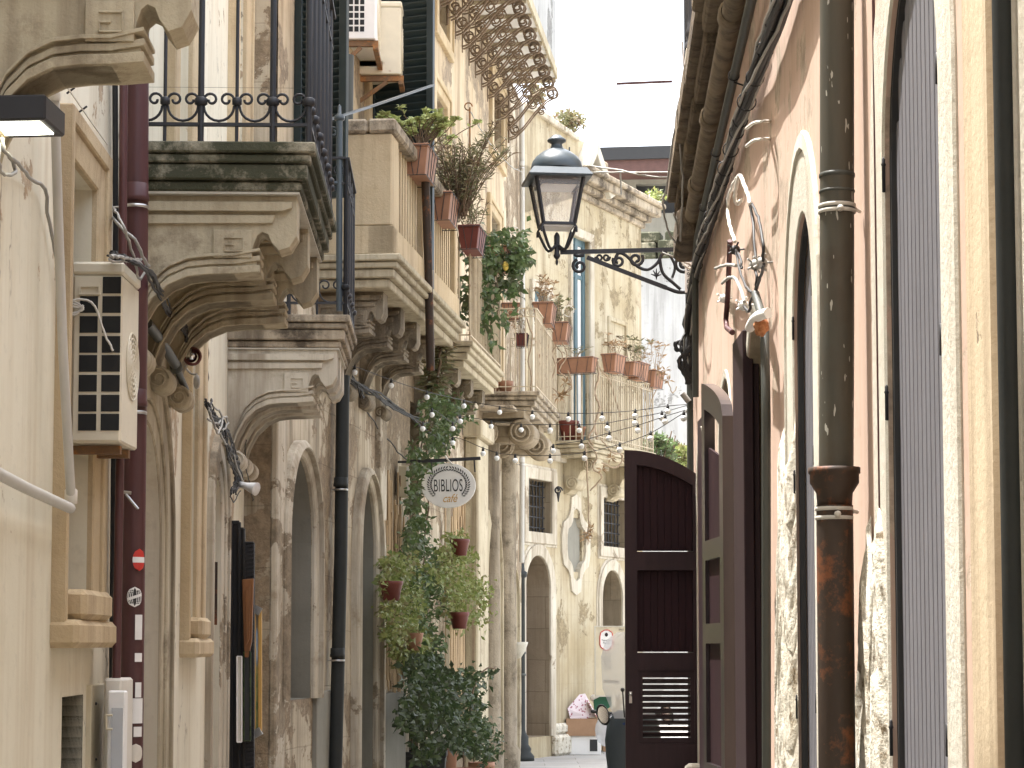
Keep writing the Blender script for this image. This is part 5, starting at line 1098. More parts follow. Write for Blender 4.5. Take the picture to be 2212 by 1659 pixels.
# rod and sagging cable on the ochre wall
T = thing('iron_rod', 'thin rusty rod with a hook standing beside the spiky shrub', 'rod', P(1015, 340, 20.2)); g = MB(); g.tube([P(1015, 400, 20.2), P(1015, 232, 20.2)], .009, 6); g.tube(circ(P(1012, 230, 20.2), (1, 0, 0), Z, .035, 14, 0, 5), .007, 6); part('rod', g, M['rusty'], T)
bundle('cable_bundle', 'thin twisted cable sagging along the ochre wall to the corner drainpipe', [[(1016, 240, .3), (1045, 290, .22), (1075, 330, .15), (1105, 360, .1), (1128, 372, .1)]]*2, .007, 'cablegrey', W=W2)

# ---- café sign
d = 20.0; sc_ = P(969, 1049, d); T = thing('cafe_sign', 'oval white café sign with laurel wreath hanging from a black bar', 'sign', sc_); RX = 59*d/F; RY = 48.5*d/F
g = MB(); n = 40; ring = [sc_+Vector((RX*cos(2*pi*k/n), 0, RY*sin(2*pi*k/n))) for k in range(n)]; g.prism(ring, (0, .025, 0)); brd = part('board', g, M['white'], T, bev=.004)
text('BIBLIOS', 'lettering', brd, P(968, 1050, d-.002), .162, M['blackink'], (1, 0, .03), Z, .47, space=1.05)
text('café', 'lettering', brd, P(971, 1077, d-.002), .105, M['goldink'], (1, 0, .05), Z, .85, .35, .95)
g = MB()
for sg in (-1, 1):
    for k in range(17):
        an = pi/2+sg*(.16+k*.137); c = sc_+Vector((RX*.70*cos(an), -.004, RY*.72*sin(an)+.01)); tg = Vector((-sin(an), 0, cos(an)*RY/RX))*sg; rd = Vector((cos(an), 0, sin(an)))
        for s2 in (-1, 1): dd = (-tg*.9+rd*s2*.75).normalized(); w_ = dd.cross(Vector((0, 1, 0))); e = c+dd*.036; m = c+dd*.018; g.face([c, m+w_*.0065, e, m-w_*.0065])
part('laurel_wreath', g, M['blackink'], brd)
g = MB(); g.bar(P(880, 998, d), P(1038, 990, d), .022, .03); g.tube([P(931, 995, d), P(933, 1012, d)], .006, 6); g.tube([P(1024, 991, d), P(1026, 1020, d)], .008, 6); g.tube([P(931, 995, d), P(934, 1025, d)], .005, 5); g.bar(P(846, 998, d+.0), P(884, 998, d), .02, .02); part('hanger_bar', g, M['black'], T)
g = MB(); g.tube(wig([P(962, 985, d-.02), P(972, 998, d-.03), P(978, 1003, d-.03)], .002, 3), .008, 6); part('tie', g, M['cablewhite'], T)
T = thing('junction_box', 'tall cream junction box on the wall left of the oval sign', 'junction box', P(871, 1075, 19.9)); a = P(861, 1073, 19.8); b = P(883, 1006, 19.8); g = MB(); g.box(None, a.x, b.x, 19.8, 19.98, a.z, b.z); part('body', g, M['cabinet'], T, bev=.005); g = MB(); g.box(None, b.x-.02, b.x+.005, 19.79, 19.799, a.z+.01, b.z-.01); part('cover_edge', g, M['white'], T)
# ---- string lights
def strand(label, ends, bulbs, d_at, sag=.0):
    T = thing('string_lights', label, 'string lights', P(ends[0][0], ends[0][1], d_at(ends[0][0])), 'festoon bulbs strung across the street'); 
    allp = sorted([(x, y-12) for x, y in bulbs]+list(ends)); pts = [P(x, y, d_at(x)) for x, y in allp]
    g = MB(); g.tube(wig(pts, .0, 1, 4), .0032, 5); part('wire', g, M['cable'], T)
    for x, y in bulbs:
        c = P(x, y, d_at(x)); r = .024; g = MB(); g.lathe(c-Z*r, [(r*sin(pi*k/10), r-r*cos(pi*k/10)) for k in range(10)]+[(r*.4, 2*r+.004)], 14); b_ = part('bulb', g, M['bulb'], T)
        g = MB(); g.lathe(c+Z*r, [(.010, -.004), (.012, .0), (.012, .018), (.007, .025), (.007, .036), (0, .037)], 10); part('socket', g, M['blackink'], b_)
dA = lambda x: 16.6+(1505-x)/505*4.4
dB = lambda x: 17.2+(x-740)/270*2.6
zc = lambda L_: [(932.6+.3307*x, 493.7+.3307*y) for x, y in L_]
strand('highest strand of festoon bulbs crossing to the right wall', [(985, 862), (1500, 873)], zc([(443, 1200), (657, 1230), (892, 1243), (1113, 1240), (1330, 1225), (1542, 1195)]), dA)
strand('second strand of festoon bulbs below the highest one', [(950, 895), (1500, 876)], zc([(185, 1260), (388, 1293), (584, 1315), (773, 1316), (963, 1318), (1147, 1305), (1328, 1272), (1503, 1238), (1675, 1190)]), lambda x: dA(x)+.3)
strand('third strand of festoon bulbs ending near the grey pole', [(1190, 975), (1500, 880)], zc([(793, 1452), (978, 1422), (1160, 1370), (1347, 1320), (1525, 1262)]), lambda x: dA(x)-.4)
strand('lowest strand of festoon bulbs passing over the maroon door leaf', [(960, 985), (1500, 884)], zc([(137, 1400), (335, 1470), (425, 1500), (545, 1515), (773, 1518), (998, 1500), (1228, 1445), (1430, 1372), (1647, 1240)]), lambda x: dA(x)-.8)
strand('short strand of festoon bulbs starting at the cable knot on the left wall', [(742, 795), (1020, 870)], [(766, 804), (845, 833), (922, 858), (1002, 877)], dB)
strand('drooping strand of festoon bulbs among the climbing leaves', [(760, 820), (1000, 940)], [(933, 896), (913, 926), (978, 926), (994, 910)], lambda x: dB(x)-.3)
bundle('cable_bundle', 'dark knotted cables stretching from the left wall towards the climbing plants', [[(735+k_, 795+k_*.6, 17.4), (762, 826-k_, 17.7), (802+k_, 850, 18.3), (860, 884+k_, 19.2), (908, 915-k_, 20)] for k_ in (-6, -3, 3, 7)]+[[(735, 795, 17.4), (760, 820, 17.6), (800, 845, 18.2), (860, 880, 19.2), (905, 905, 20)], [(740, 800, 17.4), (770, 830, 17.8), (820, 850, 18.4), (880, 895, 19.6), (960, 960, 20.5)], [(745, 810, 17.4), (790, 840, 18), (850, 885, 19)], [(772, 830, 17.8), (800, 900, 18.5), (860, 975, 19.6), (885, 998, 19.9)], [(700, 855, 17.0), (730, 850, 17.3), (765, 842, 17.6)], [(750, 800, 17.5), (775, 835, 17.8), (785, 860, 18), (775, 825, 17.8)]], .008, 'cable', amp=.010)
# ---- street lantern
d = 15.8; LX = lambda x, y: P(x, y, d)
T = thing('street_lantern', 'grey hooded street lantern on a scrolled black iron bracket', 'street lamp', LX(1205, 545))
c0 = LX(1203, 545); k_ = d/F; ya = lambda y_: LX(1203, y_).z-c0.z
def sq(cx, z, hw, rot=.12):
    return [Vector((c0.x+cx, d, c0.z+z))+Vector((hw*(cos(rot)*a-sin(rot)*b), hw*(sin(rot)*a+cos(rot)*b), 0)) for a, b in ((-1, -1), (1, -1), (1, 1), (-1, 1))]
hz = lambda px: px*k_
g = MB(); g.lathe(Vector((c0.x, d, c0.z+ya(369))), [(hz(56), 0), (hz(57), .02), (hz(54), .06), (hz(46), .10), (hz(30), .14), (hz(15), .165), (hz(12), .19), (hz(12), .2), (hz(20), .215), (hz(21), .225), (hz(19), .235), (hz(12), .25), (hz(9), .262), (0, .268)], 28)
rings = [sq(0, ya(392), hz(68)), sq(0, ya(388), hz(70)), sq(0, ya(372), hz(58)), sq(0, ya(368), hz(40))]; g.grid(rings, False, True); g.face(rings[0][::-1])
g.tube([LX(1230, 318), LX(1230, 340)], .006, 6)
hood = part('hood', g, M['lampgrey'], T, bev=.0)
g = MB(); top = sq(0, ya(388), hz(52)); bot = sq(0, ya(488), hz(34))
for i in range(4): g.bar(top[i], bot[i], .022, .022); g.bar(bot[i], bot[(i+1) % 4], .02, .02); g.bar(top[i], top[(i+1) % 4], .018, .018)
for i in range(4): b_ = sq(0, ya(497), hz(38))[i]; g.tube([bot[i], b_, b_-Z*.035], .008, 6)
part('lantern_frame', g, M['black'], T)
for i in range(4):
    g = MB(); j = (i+1) % 4; n_ = (top[i]-top[j]).cross(bot[i]-top[i]).normalized()*.004; g.prism([top[i].lerp(top[j], .05), top[i].lerp(top[j], .95), bot[i].lerp(bot[j], .95), bot[i].lerp(bot[j], .05)], n_); part('glass_pane', g, M['glass'], T)
g = MB(); pl = sq(0, ya(405), hz(44)); g.prism(pl, (0, 0, .03)); part('led_module', g, M['lampgrey'], T); g = MB(); pl = sq(0, ya(407), hz(38)); g.prism(pl, (0, 0, .008)); part('led_panel', g, M['white'], T)
g = MB(); fl = sq(0, ya(494), hz(32)); g.prism(fl, (0, 0, .02)); part('bottom_plate', g, M['white'], T)
g = MB()
for i in range(4):
    e = sq(0, ya(496), hz(36))[i]; cc = Vector((c0.x, d, c0.z)); g.tube(wig([e, e.lerp(cc, .15)-Z*.03, e.lerp(cc, .55)-Z*.06, cc+Z*.06, cc+Z*.02], 0, 1, 4), .011, 8)
g.lathe(c0-Z*.10, [(0, -.0), (.006, .01), (.012, .03), (.006, .045), (.02, .06), (.026, .075), (.02, .09), (.018, .12), (.022, .14), (.022, .22), (.012, .24), (0, .25)], 12)
part('yoke', g, M['black'], T)
# bracket
g = MB(); g.bar(LX(1210, 545), LX(1508, 538), .026, .03); brk = part('bracket', g, M['black'], T)
g = MB(); ex = Vector((1, 0, 0)); R_ = k_
g.bar(LX(1268, 556), LX(1395, 605), .016, .03); g.bar(LX(1395, 605), LX(1440, 622), .022, .03); g.tube(wig([LX(1440, 622), LX(1465, 631), LX(1490, 630)], 0, 1, 4), [.014]*9, 8); g.bar(LX(1490, 540), LX(1490, 636), .022, .03)
def sp(x, y, r0, r1, a0, tn, tr=.011): g.spiral(LX(x, y), ex, Z, r0*k_, r1*k_, a0, tn, tr, 8)
sp(1252, 575, 16, 5, 1.9, 1.35, .012); g.tube([LX(1240, 549), LX(1245, 553), LX(1262, 552)], .012, 6)
sp(1294, 556, 8, 3, 3, 1.3, .008); sp(1310, 556, 8, 3, .2, -1.3, .008); sp(1336, 564, 13, 4, 2.6, 1.3, .011); sp(1374, 560, 16, 4, .6, -1.4, .012); sp(1478, 572, 20, 5, 2.2, 1.5, .012)
g.tube(wig([LX(1325, 572), LX(1335, 548), LX(1352, 552), LX(1378, 576), LX(1400, 582), LX(1420, 568), LX(1430, 550), LX(1440, 545)], 0, 1, 6), .012, 8)
g.tube(wig([LX(1425, 560), LX(1432, 590), LX(1455, 612), LX(1470, 625)], 0, 1, 5), .012, 8)
g.tube(wig([LX(1445, 548), LX(1458, 575), LX(1452, 600)], 0, 1, 5), .010, 8)
for dx, dy in ((-10, -4), (-6, -12), (0, -16), (6, -10), (9, -3), (0, 8)): g.tube([LX(1418, 596), LX(1418+dx*1.2, 596+dy)], [.009, .003], 6)
part('scrollwork', g, M['black'], brk)
g = MB(); g.bar(P(1487, 632, d-.045), P(1487, 566, d-.045), .05, .004, up=(0, 1, 0)); pl = part('number_plate', g, M['white'], brk)
for ch, y_ in zip('0960', (581, 594, 607, 620)): text(ch, 'number', pl, P(1487, y_, d-.052), .05, M['blackink'], ex, Z)
# ---- big right drainpipe
T = thing('drainpipe', 'thick grey green drainpipe in a rusty cast iron socket on the pink wall', 'drainpipe', WR.pt(5.35, .08, 0))
def rp(x, y): return P(x, y, 5.30)
rr = 37.5*5.3/F
g = MB(); g.tube([rp(1808, -140), rp(1808, 700), rp(1806, 1060)], rr, 28); part('pipe', g, M['pipespot'], T, 'grey painted upper pipe spotted with white')
g = MB(); c = rp(1803, 1092); g.lathe(c, [(rr*.98, -.0), (rr*1.0, .0), (rr*1.05, .03), (rr*1.42, .055), (rr*1.42, .075), (rr*1.5, .078), (rr*1.5, .092), (rr*1.2, .092)], 28); g.tube([Vector((c.x-.005, c.y, 0)), c], rr*1.06, 28); part('cast_iron_pipe', g, M['castiron'], T, 'rusty cast iron lower pipe with bell mouth')
for y_, hh_ in ((460, .012), (385, .01), (418, .006)): g = MB(); c = rp(1808, y_); g.lathe(c, [(rr, 0), (rr*1.05, .002), (rr*1.05, hh_), (rr, hh_+.002)], 28); part('joint', g, M['pipegreen'], T)
for y_ in (450, 1104):
    g = MB(); c = rp(1808 if y_ < 900 else 1802, y_)
    for dz in (0, .022 if y_ > 900 else .014): g.lathe(c-Z*dz, [(rr*1.04, 0), (rr*1.1, .001), (rr*1.1, .009), (rr*1.04, .01)], 28)
    g.tube([c+Vector((rr, 0, 0)), c+Vector((rr+.02, .04, 0))], .005, 8); g.lathe(c+Vector((.0, -rr*1.12, -.01)), [(0, 0), (.008, .001), (.008, .014), (0, .016)], 8, (0, -1, 0)); part('clamp', g, M['pvc'], T)
g = MB(); g.tube([WR.pt(5.02, .008, 4.4), WR.pt(5.02, .008, 0)], .004, 6); solo('cable', g, M['maroon'], 'thin dark red line running down the pink wall beside the thick pipe', 'cable')  # slim maroon tube drawn for the dark red line on the wall
g = MB(); g.tube([WR.pt(WR.S(2192, .035), .035, 4.5), WR.pt(WR.S(2192, .035), .035, 0)], .0175, 16); solo('drainpipe', g, M['pipedark'], 'dark grey pipe running down the pink wall at the right edge', 'drainpipe')
# ---- pipes under the cornice
T = thing('clay_gutter_pipe', 'long clay coloured rain pipe running under the dark cornice', 'pipe', WR.pt(10, .07, 4.4)); g = MB(); g.tube([WR.pt(5.5, .075, 4.36), WR.pt(14.3, .07, 4.36)], .05, 18); part('pipe', g, M['clay'], T)
for s_ in (7.6, 9.4, 11.3, 13.0): g = MB(); g.lathe(WR.pt(s_, .075, 4.36), [(.052, 0), (.062, .01), (.062, .12), (.052, .14)], 18, WR.u); part('pipe_joint', g, M['clay'], T)
T = thing('conduit_pipe', 'grey conduit clipped to the wall under the clay rain pipe', 'pipe', WR.pt(10, .04, 4.15)); g = MB(); g.tube([WR.pt(5.5, .055, 4.12), WR.pt(13.8, .05, 4.18), WR.pt(14.1, .05, 4.1), WR.pt(14.2, .05, 3.2)], .021, 14); part('pipe', g, M['pipegreen'], T)
for s_ in (6.8, 8.2, 9.7, 11.3, 12.8):
    g = MB(); g.lathe(WR.pt(s_, .055, 4.12+(s_-5.5)*.007), [(.023, -.01), (.027, -.008), (.027, .008), (.023, .01)], 12, WR.u); g.tube([WR.pt(s_, .055, 4.12), WR.pt(s_, .0, 4.10)], .004, 5); part('clip', g, M['black'], T)
# cable run on the right wall
g = MB(); rnd = random.Random(2)
T = thing('cable_run', 'heavy black cable bundle climbing along the pink wall towards the lantern', 'cables', WR.pt(10, .04, 3.8))
path = [(3.6, 3.70), (5, 3.70), (6.5, 3.72), (7.4, 3.74), (8.6, 3.82), (10, 3.90), (11.4, 3.94), (12.6, 4.0), (13.6, 4.02), (14.6, 3.98), (15.2, 3.85), (15.5, 3.55)]
for i in range(9):
    a = rnd.uniform(0, 6.28); rr_ = rnd.uniform(.006, .027); mt = i % 3
    pts = wig([WR.pt(s_, .045+rr_*cos(a+s_*.8), z_+rr_*1.5*sin(a+s_*.8)+rnd.uniform(-.008, .008)) for s_, z_ in path], .003, i, 5); g.tube(pts, rnd.uniform(.006, .011), 6)
part('cables', g, M['cable'], T)
g = MB()
for i in range(4): 
    a = i*1.7; g.tube(wig([WR.pt(s_, .05+.03*cos(a+s_), z_+.04*sin(a+s_)) for s_, z_ in path], .005, 60+i, 5), .006, 6)
part('grey_cables', g, M['cablegrey'], T)
g = MB()
for k in range(26):
    s_ = 4.2+k*.42+rnd.uniform(-.12, .12); z_ = 0
    for (sa, za), (sb_, zb_) in zip(path, path[1:]):
        if sa <= s_ <= sb_: z_ = za+(zb_-za)*(s_-sa)/(sb_-sa)
    if z_: g = MB(); g.tube(circ(WR.pt(s_, .048, z_), WR.n, Z, .034+rnd.uniform(-.004, .006), 14), .003, 5); part('cable_tie', g, M['blackink'], T)
def cab(name, label, paths, r=.008, mat='cable', amp=.0012, cat='cables'):
    g = MB()
    for i, pth in enumerate(paths): g.tube(wig([P(*p) if p[2] > 1 else wp(WR, *p) for p in pth], amp, i+11, 6), r, 7)
    return solo(name, g, M[mat], label, cat)
cab('hanging_cable', 'pale cable loop hanging from the black cable bundle on the pink wall', [[(1597, 378, .06), (1584, 400, .07), (1572, 440, .07), (1576, 485, .07), (1588, 522, .06)], [(1597, 378, .07), (1588, 420, .08), (1592, 440, .06), (1602, 432, .05)], [(1600, 380, .08), (1612, 410, .07), (1620, 440, .06)]], .0085, 'cablewhite', .002)
cab('hanging_cable', 'dark cables dropping from the pale loop to the grey cable joint', [[(1600, 378, .05), (1614, 420, .05), (1625, 470, .05), (1632, 560, .05)], [(1616, 425, .05), (1638, 470, .05), (1648, 520, .05), (1648, 565, .05)], [(1590, 545, .05), (1600, 590, .05), (1612, 620, .05), (1625, 632, .05)], [(1590, 540, .05), (1600, 560, .05), (1602, 580, .05)], [(1650, 570, .05), (1642, 600, .05), (1634, 625, .05)], [(1630, 565, .05), (1634, 600, .05), (1632, 625, .05)], [(1632, 632, .05), (1622, 650, .05), (1618, 672, .05), (1606, 660, .05)]], .006, 'cable', .002)
cab('hanging_cable', 'grey cable bending away from the black bundle beside the small pipe', [[(1560, 612, .05), (1575, 600, .06), (1588, 602, .05), (1600, 625, .05), (1608, 652, .05)], [(1545, 580, .05), (1570, 572, .06), (1590, 574, .05)]], .008, 'cablegrey')
for i, (x_, y_, lab) in enumerate(((1588, 540, 'black round cable clamp under the pale loop'), (1632, 572, 'grey cable joint with bolts, left of its pair'), (1645, 568, 'grey cable joint with bolts beside the pipe elbow'), (1606, 660, 'small white cable clamp on the pink wall'), (1563, 645, 'small porcelain insulator on the cable bundle'))):
    c = wp(WR, x_, y_, .05); T = thing('cable_clamp', lab, 'cable clamp', c, 'cable clamps on the pink wall'); g = MB(); g.ball(c, .026, 8, 1, 1, .9)
    for k in range(5): an = k*1.26; g.tube([c, c+Vector((.04*cos(an), -.02, .035*sin(an)))], .0045, 5)
    part('clamp_body', g, M[['blackink', 'cablegrey', 'cablegrey', 'white', 'white'][i]], T)
cab('hanging_cable', 'long thin cables hanging from above the cornice past the lantern bracket', [[(1478, 150, 13), (1462, 250, 13), (1440, 400, 13.2), (1432, 440, 13.5), (1445, 500, 14), (1478, 545, 14.6), (1515, 560, 15)], [(1474, 90, 13), (1480, 200, 13), (1468, 300, 13), (1475, 400, 13.3), (1470, 520, 14)], [(1455, 460, 14), (1475, 520, 14.5), (1487, 545, 14.8)], [(1430, 545, 15), (1455, 556, 15), (1490, 572, 15.2), (1502, 585, 15.3)]], .0065, 'cablegrey', .004)
cab('hanging_cable', 'white cable hooked round the lantern bracket end', [[(1468, 520, 15), (1470, 560, 15), (1490, 580, 15), (1510, 565, 15.2), (1530, 548, 15.2), (1560, 552, 15)]], .007, 'cablewhite')
# knot of cables and meters at the far corner
cab('cable_tangle', 'dense knot of black cables and fittings on the far corner of the pink building', [[(1506+rnd.uniform(-14, 14), 560+rnd.uniform(-10, 10), 15.3), (1499+rnd.uniform(-14, 14), 640, 15.3), (1491+rnd.uniform(-16, 16), 700, 15.3), (1489+rnd.uniform(-22, 22), 740, 15.25), (1481+rnd.uniform(-20, 22), 780, 15.25), (1491+rnd.uniform(-10, 20), 830, 15.3)] for _ in range(12)]+[[(1469, 735, 15.4), (1457, 742, 15.4), (1461, 758, 15.4), (1475, 750, 15.4)], [(1471, 775, 15.4), (1467, 795, 15.4), (1481, 800, 15.4)], [(1493, 830, 15.25), (1501, 850, 15.25), (1521, 845, 15.25), (1527, 820, 15.25)]], .008, 'cable', .004)
cab('cable_tangle', 'cream cable loops within the dense knot at the far corner', [[(1511, 700, 15.3), (1491, 720, 15.3), (1483, 750, 15.3), (1485, 790, 15.3), (1489, 812, 15.3)], [(1503, 660, 15.3), (1496, 680, 15.3), (1506, 700, 15.3), (1515, 760, 15.3), (1513, 800, 15.3), (1503, 820, 15.3)], [(1529, 768, 15.2), (1526, 790, 15.2), (1521, 815, 15.2), (1536, 808, 15.2)]], .008, 'cablewhite', .002)
g = MB(); c = P(1470, 748, 15.4); g.spiral(c, ex, Z, .045, .015, 0, 1.4, .013, 8); g.spiral(P(1478, 790, 15.4), ex, Z, .04, .012, 2, 1.4, .012, 8); g.tube([P(1475, 760, 15.4), P(1500, 770, 15.6)], .012, 6); solo('iron_scroll', g, M['black'], 'small black iron scrolls sticking out of the cable knot', 'iron ornament')
T = thing('street_pole', 'grey green pole rising behind the cable knot at the far corner', 'pole', P(1506, 1700, 16.4)); g = MB(); a = P(1497, 1500, 15.95); a.z = 0; g.tube([a, P(1496, 850, 15.95), P(1492, 590, 15.9)], .042, 16); part('pole', g, M['pipegreen'], T); g = MB(); g.tube([P(1474, 850, 15.9), P(1488, 868, 15.9)], .022, 8); part('bracket', g, M['cablegrey'], T)
T = thing('drainpipe', 'brown drainpipe with an iron hinge beside the cable knot', 'drainpipe', P(1528, 900, 15.2)); g = MB(); g.tube([P(1532, 560, 15), P(1534, 780, 15), P(1524, 1000, 15)], .033, 14); part('pipe', g, M['pipegreen'], T); g = MB(); g.lathe(P(1534, 782, 15), [(.034, 0), (.045, .004), (.045, .03), (.034, .034)], 12); g.bar(P(1534, 795, 14.9), P(1556, 792, 14.5), .05, .03); part('hinge', g, M['castiron'], T)
T = thing('drainpipe', 'short dark pipe with a bent foot on the pink wall', 'drainpipe', wp(WR, 1570, 715, .04)); g = MB(); g.tube([wp(WR, 1577, 520, .04), wp(WR, 1572, 640, .04), wp(WR, 1568, 690, .04), wp(WR, 1570, 708, .05), wp(WR, 1582, 718, .07)], .013, 10); part('pipe', g, M['maroon'], T)
# towel-rail like brackets
T = thing('wall_hooks', 'pair of bent white rods sticking out of the pink wall', 'hooks', wp(WR, 1640, 280, .03)); g = MB()
for y_ in (262, 300): g.tube(wig([wp(WR, 1662, y_, 0), wp(WR, 1655, y_, .04), wp(WR, 1630, y_+3, .08), wp(WR, 1612, y_+16, .09)], 0, 1, 4), .006, 8)
part('rods', g, M['cablewhite'], T)
# elbow pipe with wasp nest
T = thing('drainpipe', 'grey drainpipe with a bent cream sleeve above the maroon shutter edge', 'drainpipe', wp(WR, 1650, 760, .06)); g = MB(); g.tube([wp(WR, 1632, 635, .05), wp(WR, 1645, 680, .05), wp(WR, 1652, 720, .05), wp(WR, 1655, 900, .05), wp(WR, 1656, 1700, .05)], .017, 12); part('pipe', g, M['pipegreen'], T)
g = MB(); g.tube(wig([wp(WR, 1620, 708, .08), wp(WR, 1630, 690, .09), wp(WR, 1645, 680, .08), wp(WR, 1660, 676, .06)], 0, 1, 4), .019, 12); part('bent_sleeve', g, M['white'], T)
g = MB(); rnd = random.Random(9)
c = wp(WR, 1644, 706, .075); g.grid([[c+Vector((.026*sin(pi*i_/10)*cos(2*pi*k/14)*rnd.uniform(.75, 1.25), .026*sin(pi*i_/10)*sin(2*pi*k/14)*rnd.uniform(.75, 1.25), .034*cos(pi*i_/10)*rnd.uniform(.8, 1.15))) for k in range(14)] for i_ in range(11)], True, True)
t = NT('orange_foam'); h_ = t.noise(t.mapping(), 60, 4); M['foam'] = t.out(t.mix(t.ramp(h_, .4, .6), (.26, .10, .04), (.40, .19, .09)), .9); part('foam_lump', g, M['foam'], T, 'orange expanded foam lump')
# ---- maroon shutters and door leaves
def poly_leaf(T, a, b, zb, zt_a, zt_b, th, openings, rise=None, mat='maroondark', louvre=None, arcn=10, top=None):
    """door leaf between plan points; frame with real openings and recessed boards"""
    a = Vector((*a, 0)); b = Vector((*b, 0)); u = (b-a).normalized(); L = (b-a).length; n = Vector((u.y, -u.x, 0)); W = Wall(a.x, a.y, b.x, b.y, 1)
    W.n = n
    topf = top
    g = MB(); xs = sorted({0, L, *[x for o in openings for x in (o[0], o[1])], *[L*k/16 for k in range(17)]})
    def col(l0, l1, z0, z1a, z1b): g.prism([W.pt(l0, -th/2, z0), W.pt(l1, -th/2, z0), W.pt(l1, -th/2, z1b), W.pt(l0, -th/2, z1a)], n*th)
    for l0, l1 in zip(xs, xs[1:]):
        if l1-l0 < 1e-4: continue
        m = (l0+l1)/2; cur = zb; 
        for o in sorted([o for o in openings if o[0] < m < o[1]], key=lambda o: o[2]):
            if o[2] > cur: col(l0, l1, cur, o[2], o[2])
            cur = (o[3](l0), o[3](l1)) if callable(o[3]) else o[3]
        if isinstance(cur, tuple): 
            g.prism([W.pt(l0, -th/2, cur[0]), W.pt(l1, -th/2, cur[1]), W.pt(l1, -th/2, topf(l1)), W.pt(l0, -th/2, topf(l0))], n*th)
        else: col(l0, l1, cur, topf(l0), topf(l1))
    part('frame', g, M[mat], T)
    return W
# big leaf standing across the street
dL = 15.3; A_ = P(1350, 1300, dL); B_ = P(1516, 1300, dL); L = B_.x-A_.x
lz = lambda y_: P(1430, y_, dL).z; lx = lambda x_: (x_-1350)/166*L
T = thing('door_leaf', 'large dark maroon arched door leaf with louvred lower panel standing open towards the street', 'door leaf', (A_.x+L/2, dL, 0), 'open maroon door leaves')
ztop = lz(967); tf = lambda l: ztop-.02-(max(0, l-.02)/L)**2*(lz(967)-lz(1012)+.06)
tin = lambda l: tf(l)-.10
ops_ = [(lx(1376), lx(1497), lz(1192), tin), (lx(1376), lx(1497), lz(1410), lz(1232)), (lx(1378), lx(1499), lz(1606), lz(1448)), (lx(1378), lx(1499), .25, lz(1680))]
Wd = poly_leaf(T, (A_.x, dL), (B_.x, dL), .05, 0, 0, .06, ops_, top=tf)
for o in ops_[:2]+[ops_[3]]:
    n = 8; w_ = (o[1]-o[0])/n; g = MB(); h_ = MB()
    for k in range(n):
        l0 = o[0]+k*w_; l1 = l0+w_-.004; t0 = (o[3](l0) if callable(o[3]) else o[3]); t1 = (o[3](l1) if callable(o[3]) else o[3])
        g.prism([Wd.pt(l0, -.022, o[2]+.007), Wd.pt(l1, -.022, o[2]+.007), Wd.pt(l1, -.022, t1), Wd.pt(l0, -.022, t0)], Wd.n*.012)
        h_.prism([Wd.pt(l0, -.028, o[2]+.007), Wd.pt(l0+w_, -.028, o[2]+.007), Wd.pt(l0+w_, -.028, t1), Wd.pt(l0, -.028, t0)], Wd.n*.005)
    q = part('panel_boards', g, M['maroonpanel'], T); part('backing', h_, M['maroonpanel'], q)
g = MB(); o = ops_[2]; z_ = o[2]+.01
fr0, fr1 = o[0]+.03, o[1]-.03
for (x0, x1, z0, z1) in ((o[0], fr0, o[2], o[3]), (fr1, o[1], o[2], o[3]), (fr0, fr1, o[3]-.05, o[3]), (fr0, fr1, o[2], o[2]+.04)): g.prism([Wd.pt(x0, -.015, z0), Wd.pt(x1, -.015, z0), Wd.pt(x1, -.015, z1), Wd.pt(x0, -.015, z1)], Wd.n*.03)
lf_ = part('louvre_frame', g, M['maroondark'], T); g = MB(); z_ = o[2]+.045; n = 10; st = (o[3]-.05-z_)/n
for k in range(n):
    z0 = z_+k*st; g.prism([Wd.pt(fr0, -.018, z0), Wd.pt(fr0, .018, z0+.026), Wd.pt(fr0, .018, z0+.033), Wd.pt(fr0, -.018, z0+.007)], Wd.u*(fr1-fr0))
part('louvre_slats', g, M['maroondark'], lf_)
g = MB()
for x_ in (1362, 1512): g = MB(); c = P(x_, 1500, dL-.04); g.lathe(c, [(0, 0), (.012, .0), (.012, .03), (0, .034)], 10, (0, -1, 0)); g.bar(c+Vector((0, -.01, .02)), c+Vector((0, -.01, -.06)), .012, .02); part('latch', g, M['steel'], T)
# second leaf near parallel to wall
p1 = WR.pt(WR.sd(10.55), .045, 0); p2 = WR.pt(WR.sd(11.25), .115, 0); Lb = (p2-p1).length
T = thing('door_leaf', 'arched maroon door leaf folded back along the pink wall with pale sheen', 'door leaf', ((p1+p2)/2).to_tuple(), 'open maroon door leaves')
tf2 = lambda l: 2.70+.24*sqrt(min(1, l/Lb*1.02))
Wd = poly_leaf(T, (p1.x, p1.y), (p2.x, p2.y), .05, 0, 0, .055, [(.11, Lb-.10, 2.12, lambda l: tf2(l)-.13), (.11, Lb-.10, 1.70, 2.02), (.11, Lb-.10, 1.0, 1.60), (.11, Lb-.10, .2, .9)], top=tf2, mat='sheen')
g = MB(); g.prism([Wd.pt(.1, -.008, .2), Wd.pt(Lb-.09, -.008, .2), Wd.pt(Lb-.09, -.008, 2.6), Wd.pt(.1, -.008, 2.5)], Wd.n*.012); part('panel_boards', g, M['maroonpanel'], T)
